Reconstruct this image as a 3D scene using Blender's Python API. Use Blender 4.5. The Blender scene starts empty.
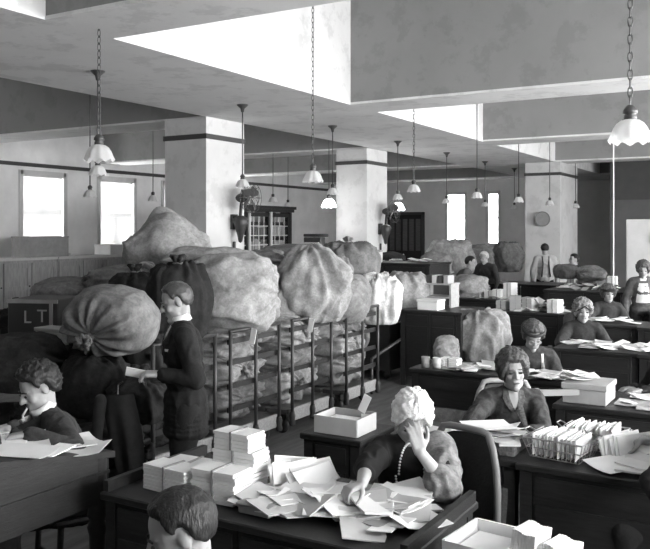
import bpy, bmesh, math, random
from mathutils import Vector, Matrix, noise, Euler
R = math.radians
SC = bpy.context.scene
C = SC.collection

# ------------------------------------------------------------------ camera, world, exposure
TH = R(30.4); CAMH = 1.95; FPX = 811.0; HV = 230.0
cam = bpy.data.cameras.new('camera'); camo = bpy.data.objects.new('camera', cam); C.objects.link(camo)
camo.location = (0, 0, CAMH); camo.rotation_euler = (R(90), 0, TH)
cam.sensor_width = 36; cam.lens = 36 * FPX / 650; cam.shift_y = -(549 / 2 - HV) / 650
cam.clip_start = 0.05; cam.clip_end = 200
SC.camera = camo
wd = bpy.data.worlds.new('daylight'); SC.world = wd; wd.use_nodes = True
wd.node_tree.nodes['Background'].inputs[0].default_value = (1, 1, 1, 1)
wd.node_tree.nodes['Background'].inputs[1].default_value = 1.0
SC.view_settings.view_transform = 'Standard'; SC.view_settings.look = 'None'
SC.view_settings.gamma = 1.0; SC.view_settings.use_curve_mapping = False
SC.view_settings.exposure = 4.72
def area(name, loc, rot, sx, sy, power=None):
    l = bpy.data.lights.new(name, 'AREA'); l.shape = 'RECTANGLE'; l.size = sx; l.size_y = sy
    o = bpy.data.objects.new(name, l); C.objects.link(o); o.location = loc; o.rotation_euler = rot
    if power is None: l.cycles.is_portal = True
    else: l.energy = power
    return o
RW_X = 3.2                                   # right wall (out of view) with tall windows
RWIN = [(1.2 + 2.7 * i, 3.3 + 2.7 * i) for i in range(6)]
RWZ = (0.9, 3.4)
for a, b in RWIN:
    area('daylight_window', (RW_X - 0.02, (a + b) / 2, sum(RWZ) / 2), (0, R(90), 0), RWZ[1] - RWZ[0], b - a)

for a in (11.82, 14.08, 16.35, 9.5, 18.7, 7.2, 4.9, 2.6, .3, -2):
    area('daylight_window', (-14.58, a + .625, 2.32), (0, R(-90), 0), 1.8, 1.25)

# ------------------------------------------------------------------ helpers
COS, SIN = math.cos(TH), math.sin(TH)
def W(u, v, d):
    r = (u - 325) / FPX * d
    return Vector((r * COS - d * SIN, r * SIN + d * COS, CAMH + (HV - v) / FPX * d))
def WZ(u, v, z): return W(u, v, FPX * (CAMH - z) / (v - HV))
def link(o, parent=None):
    C.objects.link(o)
    if parent: o.parent = parent
    return o
def tag(o, label=None, cat=None, group=None, kind=None):
    if label: o['label'] = label
    if cat: o['category'] = cat
    if group: o['group'] = group
    if kind: o['kind'] = kind
    return o
def thing(name, label, cat, loc=(0, 0, 0), rz=0, group=None):
    o = bpy.data.objects.new(name, None); o.empty_display_size = .1
    C.objects.link(o); o.location = loc; o.rotation_euler = (0, 0, rz)
    return tag(o, label, cat, group)
def copy_tree(o, parent=None):
    c = o.copy(); C.objects.link(c); c.parent = parent
    for ch in list(o.children): copy_tree(ch, c)
    return c

MATS = {}
def mat(name, val, rough=.7, nscale=0, namt=0, bump=0, bscale=60, metal=0, rnd=0, stretch=None, spec=.3, emit=0, blotch=0):
    if name in MATS: return MATS[name]
    m = bpy.data.materials.new(name); m.use_nodes = True; nt = m.node_tree; N = nt.nodes; L = nt.links
    p = N['Principled BSDF']
    p.inputs['Roughness'].default_value = rough; p.inputs['Metallic'].default_value = metal
    p.inputs['Specular IOR Level'].default_value = spec
    p.inputs['Base Color'].default_value = (val, val, val, 1)
    tc = N.new('ShaderNodeTexCoord'); vec = tc.outputs['Object']
    if stretch:
        mp = N.new('ShaderNodeMapping'); mp.inputs['Scale'].default_value = stretch; L.new(vec, mp.inputs[0]); vec = mp.outputs[0]
    cur = None
    if nscale:
        n = N.new('ShaderNodeTexNoise'); n.inputs['Scale'].default_value = nscale; n.inputs['Detail'].default_value = 6; n.inputs['Roughness'].default_value = .62
        L.new(vec, n.inputs['Vector'])
        mr = N.new('ShaderNodeMapRange'); mr.inputs[1].default_value = .3; mr.inputs[2].default_value = .7
        mr.inputs[3].default_value = 1 - namt; mr.inputs[4].default_value = 1 + namt
        L.new(n.outputs['Fac'], mr.inputs[0]); cur = mr.outputs[0]
    if blotch:
        n = N.new('ShaderNodeTexNoise'); n.inputs['Scale'].default_value = 2.3; n.inputs['Detail'].default_value = 8; n.inputs['Roughness'].default_value = .7
        L.new(vec, n.inputs['Vector'])
        mr = N.new('ShaderNodeMapRange'); mr.inputs[1].default_value = .52; mr.inputs[2].default_value = .58
        mr.inputs[3].default_value = 1; mr.inputs[4].default_value = 1 - blotch
        L.new(n.outputs['Fac'], mr.inputs[0])
        if cur:
            mm = N.new('ShaderNodeMath'); mm.operation = 'MULTIPLY'; L.new(cur, mm.inputs[0]); L.new(mr.outputs[0], mm.inputs[1]); cur = mm.outputs[0]
        else: cur = mr.outputs[0]
    if rnd:
        oi = N.new('ShaderNodeObjectInfo'); mr = N.new('ShaderNodeMapRange'); mr.inputs[3].default_value = 1 - rnd; mr.inputs[4].default_value = 1 + rnd
        L.new(oi.outputs['Random'], mr.inputs[0])
        if cur:
            mm = N.new('ShaderNodeMath'); mm.operation = 'MULTIPLY'; L.new(cur, mm.inputs[0]); L.new(mr.outputs[0], mm.inputs[1]); cur = mm.outputs[0]
        else: cur = mr.outputs[0]
    if cur:
        mm = N.new('ShaderNodeMath'); mm.operation = 'MULTIPLY'; mm.inputs[1].default_value = val; L.new(cur, mm.inputs[0])
        cb = N.new('ShaderNodeCombineColor'); [L.new(mm.outputs[0], cb.inputs[i]) for i in range(3)]
        L.new(cb.outputs[0], p.inputs['Base Color'])
    if bump:
        n = N.new('ShaderNodeTexNoise'); n.inputs['Scale'].default_value = bscale; n.inputs['Detail'].default_value = 4; L.new(vec, n.inputs['Vector'])
        b = N.new('ShaderNodeBump'); b.inputs['Strength'].default_value = bump; b.inputs['Distance'].default_value = .01
        L.new(n.outputs['Fac'], b.inputs['Height']); L.new(b.outputs[0], p.inputs['Normal'])
    if emit:
        p.inputs['Emission Color'].default_value = (1, 1, 1, 1); p.inputs['Emission Strength'].default_value = emit
    MATS[name] = m
    return m
WALL = mat('wall_plaster', .78, .85, 1.5, .10, .15, 40)
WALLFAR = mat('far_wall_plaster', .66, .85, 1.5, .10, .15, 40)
RECESS_SHADE = mat('recess_shade', .10, .8, 1.5, .12)  # shade of the dim far-right recess, put into the wall colour
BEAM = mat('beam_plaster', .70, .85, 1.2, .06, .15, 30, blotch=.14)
BEAM_SHADE = mat('beam_shade_tone', .25, .85, 1.2, .06, .15, 30, blotch=.10)  # darker beam plaster: shade on the cross-beam sides set as colour
COLM = mat('column_plaster', .58, .85, 1.4, .08, .15, 30, blotch=.10)
CEIL = mat('ceiling_plaster', .55, .9, 1.2, .05)
TRIMD = mat('dark_trim_paint', .06, .6)
FLOORM = mat('worn_floor_boards', .12, .55, 2.2, .45, .3, 25, stretch=(6, .8, 1))
WOODD = mat('dark_oak', .019, .45, 9, .35, .2, 30, stretch=(1, 8, 8), rnd=.2)
WOODM = mat('mid_oak', .10, .5, 7, .35, .2, 30, stretch=(1, 8, 8), rnd=.2)
WOODL = mat('pale_wood', .34, .6, 7, .25, .2, 30, stretch=(1, 8, 8))
CABW = mat('cabinet_wood', .34, .6, 4, .2, .15, 30, stretch=(6, 6, 1))
STEEL = mat('dark_steel', .035, .45, 20, .3, metal=.0, spec=.5)
BRASS = mat('dark_brass', .05, .35, spec=.6)
def canvas(name, val, rnd):
    m = bpy.data.materials.new(name); m.use_nodes = True; nt = m.node_tree; N = nt.nodes; L = nt.links; p = N['Principled BSDF']
    p.inputs['Roughness'].default_value = .95; p.inputs['Specular IOR Level'].default_value = .1
    tc = N.new('ShaderNodeTexCoord'); oi = N.new('ShaderNodeObjectInfo'); ad = N.new('ShaderNodeVectorMath'); ad.operation = 'ADD'
    sc = N.new('ShaderNodeVectorMath'); sc.operation = 'SCALE'; sc.inputs[3].default_value = 1.0
    cb0 = N.new('ShaderNodeCombineXYZ'); mu = N.new('ShaderNodeMath'); mu.operation = 'MULTIPLY'; mu.inputs[1].default_value = 40; L.new(oi.outputs['Random'], mu.inputs[0]); L.new(mu.outputs[0], cb0.inputs[0])
    L.new(tc.outputs['Object'], ad.inputs[0]); L.new(cb0.outputs[0], ad.inputs[1]); vec = ad.outputs[0]
    cur = None
    for (scale, lo, hi, a, b, det) in ((2.6, .35, .65, .74, 1.16, 6), (11, .42, .56, .80, 1.08, 8), (45, .35, .65, .86, 1.12, 3)):
        n = N.new('ShaderNodeTexNoise'); n.inputs['Scale'].default_value = scale; n.inputs['Detail'].default_value = det; n.inputs['Roughness'].default_value = .65; n.inputs['Distortion'].default_value = .6; L.new(vec, n.inputs['Vector'])
        mr = N.new('ShaderNodeMapRange'); mr.inputs[1].default_value = lo; mr.inputs[2].default_value = hi; mr.inputs[3].default_value = a; mr.inputs[4].default_value = b; L.new(n.outputs['Fac'], mr.inputs[0])
        if cur is None: cur = mr.outputs[0]
        else:
            mm = N.new('ShaderNodeMath'); mm.operation = 'MULTIPLY'; L.new(cur, mm.inputs[0]); L.new(mr.outputs[0], mm.inputs[1]); cur = mm.outputs[0]
    mr = N.new('ShaderNodeMapRange'); mr.inputs[3].default_value = val * (1 - rnd); mr.inputs[4].default_value = val * (1 + rnd); L.new(oi.outputs['Random'], mr.inputs[0])
    mm = N.new('ShaderNodeMath'); mm.operation = 'MULTIPLY'; L.new(cur, mm.inputs[0]); L.new(mr.outputs[0], mm.inputs[1])
    cb = N.new('ShaderNodeCombineColor'); [L.new(mm.outputs[0], cb.inputs[i]) for i in range(3)]; L.new(cb.outputs[0], p.inputs['Base Color'])
    n1 = N.new('ShaderNodeTexNoise'); n1.noise_type = 'RIDGED_MULTIFRACTAL'; n1.inputs['Scale'].default_value = 4.5; n1.inputs['Detail'].default_value = 3; n1.inputs['Distortion'].default_value = 1.2; L.new(vec, n1.inputs['Vector'])
    b1 = N.new('ShaderNodeBump'); b1.inputs['Strength'].default_value = .55; b1.inputs['Distance'].default_value = .022; L.new(n1.outputs['Fac'], b1.inputs['Height'])
    n2 = N.new('ShaderNodeTexNoise'); n2.inputs['Scale'].default_value = 130; L.new(vec, n2.inputs['Vector'])
    b2 = N.new('ShaderNodeBump'); b2.inputs['Strength'].default_value = .4; b2.inputs['Distance'].default_value = .006; L.new(n2.outputs['Fac'], b2.inputs['Height']); L.new(b1.outputs[0], b2.inputs['Normal']); L.new(b2.outputs[0], p.inputs['Normal'])
    return m
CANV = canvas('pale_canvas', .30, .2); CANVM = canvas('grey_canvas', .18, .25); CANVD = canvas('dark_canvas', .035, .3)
ROPE = mat('rope', .30, .9, 40, .3)
PAPER = mat('white_paper', .78, .8, 6, .05, rnd=.10)
PAPERM = mat('buff_paper', .45, .85, 6, .1, rnd=.3)
CARD = mat('grey_card', .30, .85, 8, .12)
SKIN = mat('skin', .34, .55, 14, .06, .08, 120)
HAIRD = mat('dark_hair', .022, .5, 90, .5, .5, 140, stretch=(1, 1, .25))
HAIRG = mat('silver_hair', .80, .7, 60, .18, .5, 120)
HAIRM = mat('brown_hair', .075, .5, 80, .6, .6, 130)
SUIT = mat('dark_wool', .018, .95, 60, .3, .3, 200)
SUITM = mat('grey_wool', .04, .95, 60, .3, .3, 200)
DRESSB = mat('black_dress', .012, .9, 40, .3)
DRESSM = mat('patterned_cloth', .17, .9, 22, .55, .3, 90)
DRESSG = mat('grey_blouse', .05, .9, 26, .5, .3, 90)
SHIRT = mat('white_cotton', .72, .85, 20, .08)
DARKF = mat('dark_feature', .03, .5)
LIPS = mat('lips', .13, .5)
PEARL = mat('pearl', .8, .3)
BLACKL = mat('black_leather', .02, .4, 30, .3, .2, 80, spec=.5)
GREYP = mat('white_enamel', .55, .5, 3, .1)
POSTER = mat('framed_print', .25, .6, 12, .6)

def glass_mat():
    m = bpy.data.materials.new('frosted_glass'); m.use_nodes = True; nt = m.node_tree; N = nt.nodes; L = nt.links
    p = N['Principled BSDF']; p.inputs['Base Color'].default_value = (.85, .85, .85, 1); p.inputs['Roughness'].default_value = .35
    t = N.new('ShaderNodeBsdfTranslucent'); t.inputs[0].default_value = (.9, .9, .9, 1)
    mx = N.new('ShaderNodeMixShader'); mx.inputs[0].default_value = .5
    L.new(p.outputs[0], mx.inputs[1]); L.new(t.outputs[0], mx.inputs[2]); L.new(mx.outputs[0], N['Material Output'].inputs[0])
    MATS['frosted_glass'] = m; return m
SHADE = glass_mat()
def pane_mat():
    m = bpy.data.materials.new('window_glass'); m.use_nodes = True; nt = m.node_tree; N = nt.nodes; L = nt.links
    N.remove(N['Principled BSDF'])
    t = N.new('ShaderNodeBsdfTransparent'); g = N.new('ShaderNodeBsdfGlossy'); g.inputs['Roughness'].default_value = .05
    mx = N.new('ShaderNodeMixShader'); mx.inputs[0].default_value = .06
    L.new(t.outputs[0], mx.inputs[1]); L.new(g.outputs[0], mx.inputs[2]); L.new(mx.outputs[0], N['Material Output'].inputs[0])
    return m
PANE = pane_mat()
def blind_mat():
    m = bpy.data.materials.new('linen_blind'); m.use_nodes = True; nt = m.node_tree; N = nt.nodes; L = nt.links
    p = N['Principled BSDF']; p.inputs['Base Color'].default_value = (.6, .6, .6, 1); p.inputs['Roughness'].default_value = .8
    t = N.new('ShaderNodeBsdfTranslucent'); t.inputs[0].default_value = (.5, .5, .5, 1)
    mx = N.new('ShaderNodeMixShader'); mx.inputs[0].default_value = .35
    L.new(p.outputs[0], mx.inputs[1]); L.new(t.outputs[0], mx.inputs[2]); L.new(mx.outputs[0], N['Material Output'].inputs[0])
    return m
BLIND = blind_mat()
LIT = mat('lit_globe', .9, .5, emit=1.2)

class MB:
    def __init__(s): s.v = []; s.f = []
    def add(s, vs, fs, M=None):
        b = len(s.v)
        s.v += [tuple(M @ Vector(p)) if M is not None else tuple(p) for p in vs]
        s.f += [tuple(i + b for i in f) for f in fs]
        return s
    def box(s, x0, x1, y0, y1, z0, z1, M=None):
        vs = [(x, y, z) for z in (z0, z1) for y in (y0, y1) for x in (x0, x1)]
        return s.add(vs, [(0, 2, 3, 1), (4, 5, 7, 6), (0, 1, 5, 4), (2, 6, 7, 3), (0, 4, 6, 2), (1, 3, 7, 5)], M)
    def bar(s, p0, p1, w, h=None, up=(0, 0, 1)):
        p0 = Vector(p0); p1 = Vector(p1); d = p1 - p0; l = d.length; d.normalize()
        u = Vector(up)
        if abs(d.dot(u)) > .98: u = Vector((0, 1, 0))
        x = d.cross(u).normalized(); y = x.cross(d); h = h or w
        M = Matrix((x, d, y)).transposed().to_4x4(); M.translation = p0
        return s.box(-w / 2, w / 2, 0, l, -h / 2, h / 2, M)
    def tube(s, pts, rad, seg=8, closed=False):
        pts = [Vector(p) for p in pts]; n = len(pts)
        if not hasattr(rad, '__len__'): rad = [rad] * n
        vs = []; prev = None
        for i, p in enumerate(pts):
            if closed: t = pts[(i + 1) % n] - pts[i - 1]
            else: t = pts[min(i + 1, n - 1)] - pts[max(i - 1, 0)]
            t.normalize()
            if prev is None:
                a = Vector((0, 0, 1)) if abs(t.z) < .9 else Vector((1, 0, 0)); x = t.cross(a).normalized()
            else: x = (prev - t * prev.dot(t)).normalized()
            prev = x; y = t.cross(x)
            for k in range(seg):
                a = 2 * math.pi * k / seg; vs.append(p + (x * math.cos(a) + y * math.sin(a)) * rad[i])
        fs = []
        for i in range(n if closed else n - 1):
            j = (i + 1) % n
            for k in range(seg): fs.append((i * seg + k, i * seg + (k + 1) % seg, j * seg + (k + 1) % seg, j * seg + k))
        if not closed: fs += [tuple(range(seg))[::-1], tuple((n - 1) * seg + k for k in range(seg))]
        return s.add(vs, fs)
    def lathe(s, prof, seg=16, c=(0, 0, 0), flute=None, M=None):
        vs = []; n = len(prof)
        for i, (r, z) in enumerate(prof):
            for k in range(seg):
                a = 2 * math.pi * k / seg; rr, zz = r, z
                if flute: rr, zz = flute(i / (n - 1), a, r, z)
                vs.append((c[0] + rr * math.cos(a), c[1] + rr * math.sin(a), c[2] + zz))
        fs = []
        for i in range(n - 1):
            for k in range(seg): fs.append((i * seg + k, i * seg + (k + 1) % seg, (i + 1) * seg + (k + 1) % seg, (i + 1) * seg + k))
        return s.add(vs, fs, M)
    def ball(s, c, r, M=None, nu=12, nv=8):
        if not hasattr(r, '__len__'): r = (r, r, r)
        c = Vector(c); vs = []
        for i in range(nv + 1):
            t = math.pi * i / nv
            for k in range(nu):
                a = 2 * math.pi * k / nu
                p = Vector((r[0] * math.sin(t) * math.cos(a), r[1] * math.sin(t) * math.sin(a), r[2] * math.cos(t)))
                vs.append(c + (M @ p if M is not None else p))
        fs = []
        for i in range(nv):
            for k in range(nu): fs.append((i * nu + k, (i + 1) * nu + k, (i + 1) * nu + (k + 1) % nu, i * nu + (k + 1) % nu))
        return s.add(vs, fs)
    def cap(s, p0, r0, p1, r1, nu=12):
        p0 = Vector(p0); p1 = Vector(p1); d = p1 - p0
        if d.length < 1e-5: return s.ball(p0, max(r0, r1))
        d.normalize(); pts = []; rr = []
        for a in (80, 55, 28): pts.append(p0 - d * r0 * math.sin(R(a))); rr.append(r0 * math.cos(R(a)))
        pts += [p0, p1]; rr += [r0, r1]
        for a in (28, 55, 80): pts.append(p1 + d * r1 * math.sin(R(a))); rr.append(r1 * math.cos(R(a)))
        return s.tube(pts, rr, nu)
    def mesh(s, name):
        m = bpy.data.meshes.new(name); m.from_pydata(s.v, [], s.f); m.update(); return m
    def build(s, name, material, parent=None, smooth=False, loc=None, bevel=0):
        m = s.mesh(name)
        if bevel:
            bm = bmesh.new(); bm.from_mesh(m)
            bmesh.ops.bevel(bm, geom=bm.edges[:], offset=bevel, segments=1, affect='EDGES', clamp_overlap=True)
            bm.to_mesh(m); bm.free()
        else:
            bm = bmesh.new(); bm.from_mesh(m); bmesh.ops.recalc_face_normals(bm, faces=bm.faces[:]); bm.to_mesh(m); bm.free()
        m.materials.append(material)
        if smooth:
            for p in m.polygons: p.use_smooth = True
        o = bpy.data.objects.new(name, m); link(o, parent)
        if loc is not None: o.location = loc
        return o
def box(name, material, x0, x1, y0, y1, z0, z1, parent=None, bevel=0):
    return MB().box(x0, x1, y0, y1, z0, z1).build(name, material, parent, bevel=bevel)
def struct(o): o['kind'] = 'structure'; return o

# ------------------------------------------------------------------ the room
ZS = 3.55; ZC = 5.05; LX = -14.6; FY = 27.0; BY = -3.5
struct(box('floor', FLOORM, LX - .3, RW_X + .3, BY - .3, FY + .3, -.2, 0))
struct(box('ceiling', CEIL, LX - .3, RW_X + .3, BY - .3, FY + .3, ZC, ZC + .2))
# left wall with window openings
LWIN = [(11.82, 13.07), (14.08, 15.34), (16.35, 17.6), (9.5, 10.75), (18.7, 19.95), (7.2, 8.45), (4.9, 6.15), (2.6, 3.85), (.3, 1.55), (-2, -.75)]
LZ = (1.42, 3.22)
def wall_holes(name, material, horiz, t0, t1, a0, a1, holes, z0, z1, zt):
    mb = MB()
    def seg(p, q, za, zb):
        if horiz: mb.box(p, q, t0, t1, za, zb)
        else: mb.box(t0, t1, p, q, za, zb)
    cur = a0
    for (p, q) in sorted(holes):
        seg(cur, p, 0, zt); seg(p, q, 0, z0); seg(p, q, z1, zt); cur = q
    seg(cur, a1, 0, zt)
    return struct(mb.build(name, material))
wall_holes('wall_left', WALL, False, LX - .3, LX, BY - .3, FY + .3, LWIN, LZ[0], LZ[1], ZC)
wall_holes('wall_right', WALL, False, RW_X, RW_X + .3, BY - .3, FY + .3, RWIN, RWZ[0], RWZ[1], ZC)
FWIN = [(-10.85, -10.1), (-9.35, -8.9)]
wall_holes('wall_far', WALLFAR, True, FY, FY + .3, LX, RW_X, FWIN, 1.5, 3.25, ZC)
struct(box('wall_back', CABW, LX, RW_X, BY - .3, BY, 0, ZC))
struct(box('trim_1', TRIMD, LX, LX + .05, BY, FY, 3.34, 3.42))
struct(box('baseboard_left', TRIMD, LX, LX + .03, BY, FY, 0, .2))
# added wall on the far right, toned dark for the dimness of the recess
struct(MB().box(-4.4, RW_X, 22.6, 22.8, 0, 2.75).build('wall_dim_recess', mat('recess_dim_tone', .16, .8, 1.2, .15)))
struct(MB().box(-4.4, RW_X, 22.55, 22.8, 2.75, ZC).build('wall_dim_recess_upper', RECESS_SHADE))
def window(n, plane, a0, a1, z0, z1, horiz, blind=True, bars=(2, 2)):
    w = bpy.data.objects.new('window_%d' % n, None); link(w); struct(w)
    w.location = ((a0 + a1) / 2, plane, z0) if horiz else (plane, (a0 + a1) / 2, z0)
    w.rotation_euler = (0, 0, 0) if horiz else (0, 0, R(90))      # local x along wall, local -y into the room
    hw = (a1 - a0) / 2; h = z1 - z0
    fr = MB()
    for sx in (-1, 1): fr.box(sx * hw - .06 * (sx > 0) - .04 * (sx < 0), sx * hw + .06 * (sx < 0) + .04 * (sx > 0), -.03, .2, -.04, h + .04)
    fr.box(-hw, hw, -.03, .2, h - .06, h + .04); fr.build('window_frame', GREYP, w)
    MB().box(-hw - .08, hw + .08, -.09, .2, -.05, 0).build('window_sill', GREYP, w)
    sb = MB(); sb.box(-hw, hw, .08, .13, h / 2 - .025, h / 2 + .025)
    for i in range(1, bars[0]): sb.box(-hw + 2 * hw * i / bars[0] - .018, -hw + 2 * hw * i / bars[0] + .018, .08, .13, 0, h)
    sb.build('sash_bars', GREYP, w)
    for i in range(bars[0]):
        for j in (0, 1):
            MB().box(-hw + 2 * hw * i / bars[0] + .02, -hw + 2 * hw * (i + 1) / bars[0] - .02, .10, .106, j * h / 2 + .02, (j + 1) * h / 2 - .02).build('pane', PANE, w)
    if blind:
        b = MB(); k = 34
        for i in range(k):
            z = .12 + (h - .2) * i / (k - 1)
            M = Matrix.Translation((0, .03, z)) @ Matrix.Rotation(R(-58), 4, 'X')
            b.box(-hw + .07, hw - .07, -.029, .029, -.0015, .0015, M)
        b.build('venetian_blind', BLIND, w)
        MB().box(-hw + .06, hw - .06, .0, .06, h - .10, h - .04).build('blind_rail', GREYP, w)
for i, (a, b) in enumerate(LWIN): window(i + 1, LX, a, b, LZ[0], LZ[1], False, blind=True)
for i, (a, b) in enumerate(FWIN): window(20 + i, FY, a, b, 1.5, 3.25, True, False, (1, 2))
for i, (a, b) in enumerate(RWIN):
    w = bpy.data.objects.new('window_%d' % (11 + i), None); link(w); struct(w); w.location = (RW_X, (a + b) / 2, RWZ[0])
    hw = (b - a) / 2; h = RWZ[1] - RWZ[0]; fr = MB()
    for q in (-hw + .03, -hw / 3, hw / 3, hw - .03): fr.box(.1, .15, q - .025, q + .025, 0, h)
    for q in (.03, h / 2, h - .03): fr.box(.1, .15, -hw, hw, q - .03, q + .03)
    fr.build('window_frame', GREYP, w)
# ceiling beams (girder along the columns, cross beams over them)
CB = [(4.25, 4.95), (9.1, 9.85), (14.1, 14.85), (19.1, 19.85), (24.0, 24.7), (-.7, 0)]
GX = (-7.24, -4.96)
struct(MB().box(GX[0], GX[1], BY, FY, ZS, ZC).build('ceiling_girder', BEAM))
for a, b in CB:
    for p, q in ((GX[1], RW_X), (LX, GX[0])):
        cb = struct(MB().box(p, q, a, b, ZS + .03, ZC).build('ceiling_cross_beam', BEAM_SHADE))
        MB().box(p, q, a - .004, b + .004, ZS, ZS + .03).build('beam_underside', BEAM, cb)  # underside split off in light plaster; only the sides carry the shade tone
def column(x0, x1, y0, y1):
    c = bpy.data.objects.new('column', None); link(c); struct(c); c.location = ((x0 + x1) / 2, (y0 + y1) / 2, 0)
    hx, hy = (x1 - x0) / 2, (y1 - y0) / 2
    MB().box(-hx, hx, -hy, hy, 0, ZS).build('shaft', COLM, c)
    MB().box(-hx - .02, hx + .02, -hy - .02, hy + .02, 3.24, 3.31).build('band', TRIMD, c)
    MB().box(-hx - .02, hx + .02, -hy - .02, hy + .02, 0, .25).build('plinth', TRIMD, c)
    return c
column(-7.98, -7.22, 9.0, 9.9)
column(-7.98, -7.30, 14.05, 14.95)
column(-5.7, -4.87, 19.2, 20.9)

# ------------------------------------------------------------------ pendant lamps
def chain(mb, z0, z1, lk=.052, r=.0045, w=.014):
    n = max(2, int((z1 - z0) / (lk * .78)))
    for i in range(n):
        c = z0 + (i + .5) * (z1 - z0) / n; pts = []
        for k in range(10):
            a = 2 * math.pi * k / 10; x = w * math.cos(a); z = (lk / 2) * math.sin(a)
            pts.append((x, 0, c + z) if i % 2 else (0, x, c + z))
        mb.tube(pts, r, 4, True)
    return mb
def lamp(loc, dia, top, kind, label, lit=False, cord=False):
    t = thing('pendant_lamp', label, 'lamp', loc, group='glass shaded pendant lamps')
    k = dia / .23
    def fl(t_, a, r, z): return r * (1 + .07 * t_ * math.cos(9 * a)), z + .012 * k * t_ * t_ * math.cos(9 * a)
    prof = [(.03, .13), (.05, .125), (.075, .105), (.092, .075), (.103, .04), (.113, .012), (.118, 0)]
    inner = [(r - .004, z - .003) for r, z in prof[::-1]]
    pr = [(r * k, z * k) for r, z in prof]
    mb = MB(); mb.lathe(pr, 54 if dia > .2 else 36, flute=fl); mb.build('shade', LIT if lit else SHADE, t, True)
    s = MB(); s.lathe([(0.001, .215 * k), (.02 * k, .21 * k), (.04 * k, .185 * k), (.042 * k, .165 * k), (.03 * k, .16 * k), (.036 * k, .15 * k), (.036 * k, .125 * k), (.0, .12 * k)], 16)
    s.build('socket', BRASS, t, True)
    MB().ball((0, 0, .075 * k), (.026 * k, .026 * k, .04 * k)).build('bulb', LIT if lit else PEARL, t, True)
    H = top - loc[2]
    if kind == 'chain':
        chain(MB(), .21 * k, H, .07).build('chain', BRASS, t, True)
    else:
        MB().tube([(0, 0, .2 * k), (0, 0, H)], .008, 6).build('rod', BRASS, t, True)
    MB().lathe([(.001, H - .10), (.018, H - .095), (.028, H - .05), (.07, H - .012), (.075, H)], 16).build('canopy', BRASS, t, True)
    if cord:
        MB().tube([(-.10, 0, .01), (-.10, 0, -.9)], .004, 5).build('pull_cord', mat('cord', .7), t)
    return t
ZL = 2.50
near_lab = {0: 'fluted glass pendant lamp on long chain before the left windows',
            1: 'fluted glass pendant lamp on long chain left of second column',
            2: 'glass pendant lamp on full-height cord right of second column'}
for i, (y, k) in enumerate([(4.66, 'chain'), (7.94, 'chain'), (10.75, 'chain'), (13.4, 'rod'), (15.8, 'rod'), (18.1, 'rod'), (20.5, 'rod')]):
    lamp((-4.82, y, ZL), .23 if i < 2 else .19, ZC, k, near_lab.get(i, 'far glass pendant lamp on long thin rod, %s of the far right row' % ['first', 'second', 'third', 'fourth'][i - 3] if i > 2 else ''))
lamp((-.92, 5.34, ZL), .25, ZC, 'chain', 'large glass pendant lamp with white pull cord at right edge', cord=True)
for i, y in enumerate([5.88, 8.4, 10.8, 13.24, 15.7, 18.2, 20.6]):
    lamp((-6.1 - .05 * i, y, ZL), .175, ZS, 'rod', 'glass pendant lamp on short rod under the girder, %s in its row' % ['nearest', 'second', 'third', 'fourth', 'fifth', 'sixth', 'seventh'][i])
for (u, v, d, lit, lab) in [(273, 202, 17, 0, 'small pendant lamp hanging above the glazed bookcase'), (153, 201, 15, 0, 'small pendant lamp on thin rod left of the first column'),
                       (90, 197, 12, 0, 'small pendant lamp hanging lowest behind the left chain lamp'), (288, 207, 19, 0, 'tiny pendant lamp right of the glazed bookcase'),
                       (329, 207, 15.5, 1, 'lit glowing pendant lamp left of the second column'), (398, 210, 17, 1, 'lit glowing pendant lamp before the dark double door')]:
    p = W(u, v, d); lamp(p, .19 if not lit else .27, ZC, 'rod', lab, bool(lit))

# ------------------------------------------------------------------ wall fans on columns
def fan(loc, label):
    t = thing('wall_fan', label, 'fan', loc, group='dark fans bracketed to the columns')
    b = MB(); b.lathe([(.001, -.32), (.03, -.30), (.05, -.2), (.09, -.08), (.12, .0), (.10, .05), (.04, .08), (.001, .09)], 14, (.14, 0, 0)); b.build('bracket', STEEL, t, True)
    MB().box(.0, .05, -.06, .06, -.12, .1).build('wall_plate', STEEL, t)
    MB().tube([(.03, 0, -.3), (.03, 0, -.75)], .022, 8).build('conduit', STEEL, t)
    MB().tube([(.14, 0, .08), (.16, 0, .28)], .025, 8).build('neck', STEEL, t)
    m = MB(); m.ball((.17, 0, .34), (.11, .07, .07)); m.build('motor', STEEL, t, True)
    for k in range(4):
        a = R(45 + 90 * k); M = Matrix.Translation((.30, 0, .34)) @ Matrix.Rotation(a, 4, 'X')
        bl = MB(); bl.add([(0, -.02, .03), (0.02, .02, .03), (.05, .07, .12), (.03, .07, .20), (-.02, -.05, .20), (-.03, -.06, .11)], [(0, 1, 2, 3, 4, 5)], M)
        bl.add([(.006, -.02, .03), (.026, .02, .03), (.056, .07, .12), (.036, .07, .20), (-.014, -.05, .20), (-.024, -.06, .11)], [(5, 4, 3, 2, 1, 0)], M)
        bl.build('blade', BRASS, t)
    g = MB()
    for rr, x in ((.22, .30), (.22, .36), (.12, .39)):
        g.tube([(x, rr * math.cos(2 * math.pi * i / 24), .34 + rr * math.sin(2 * math.pi * i / 24)) for i in range(24)], .005, 4, True)
    for k in range(8):
        a = 2 * math.pi * k / 8
        g.tube([(.40, .03 * math.cos(a), .34 + .03 * math.sin(a)), (.39, .12 * math.cos(a), .34 + .12 * math.sin(a)), (.36, .22 * math.cos(a), .34 + .22 * math.sin(a)), (.20, .10 * math.cos(a), .34 + .10 * math.sin(a))], .004, 4)
    g.build('guard', BRASS, t)
    return t
fan((-7.22, 9.62, 2.08), 'dark fan bracketed to the nearer column')
fan((-7.30, 14.6, 1.98), 'dark fan bracketed to the farther column')

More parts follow.
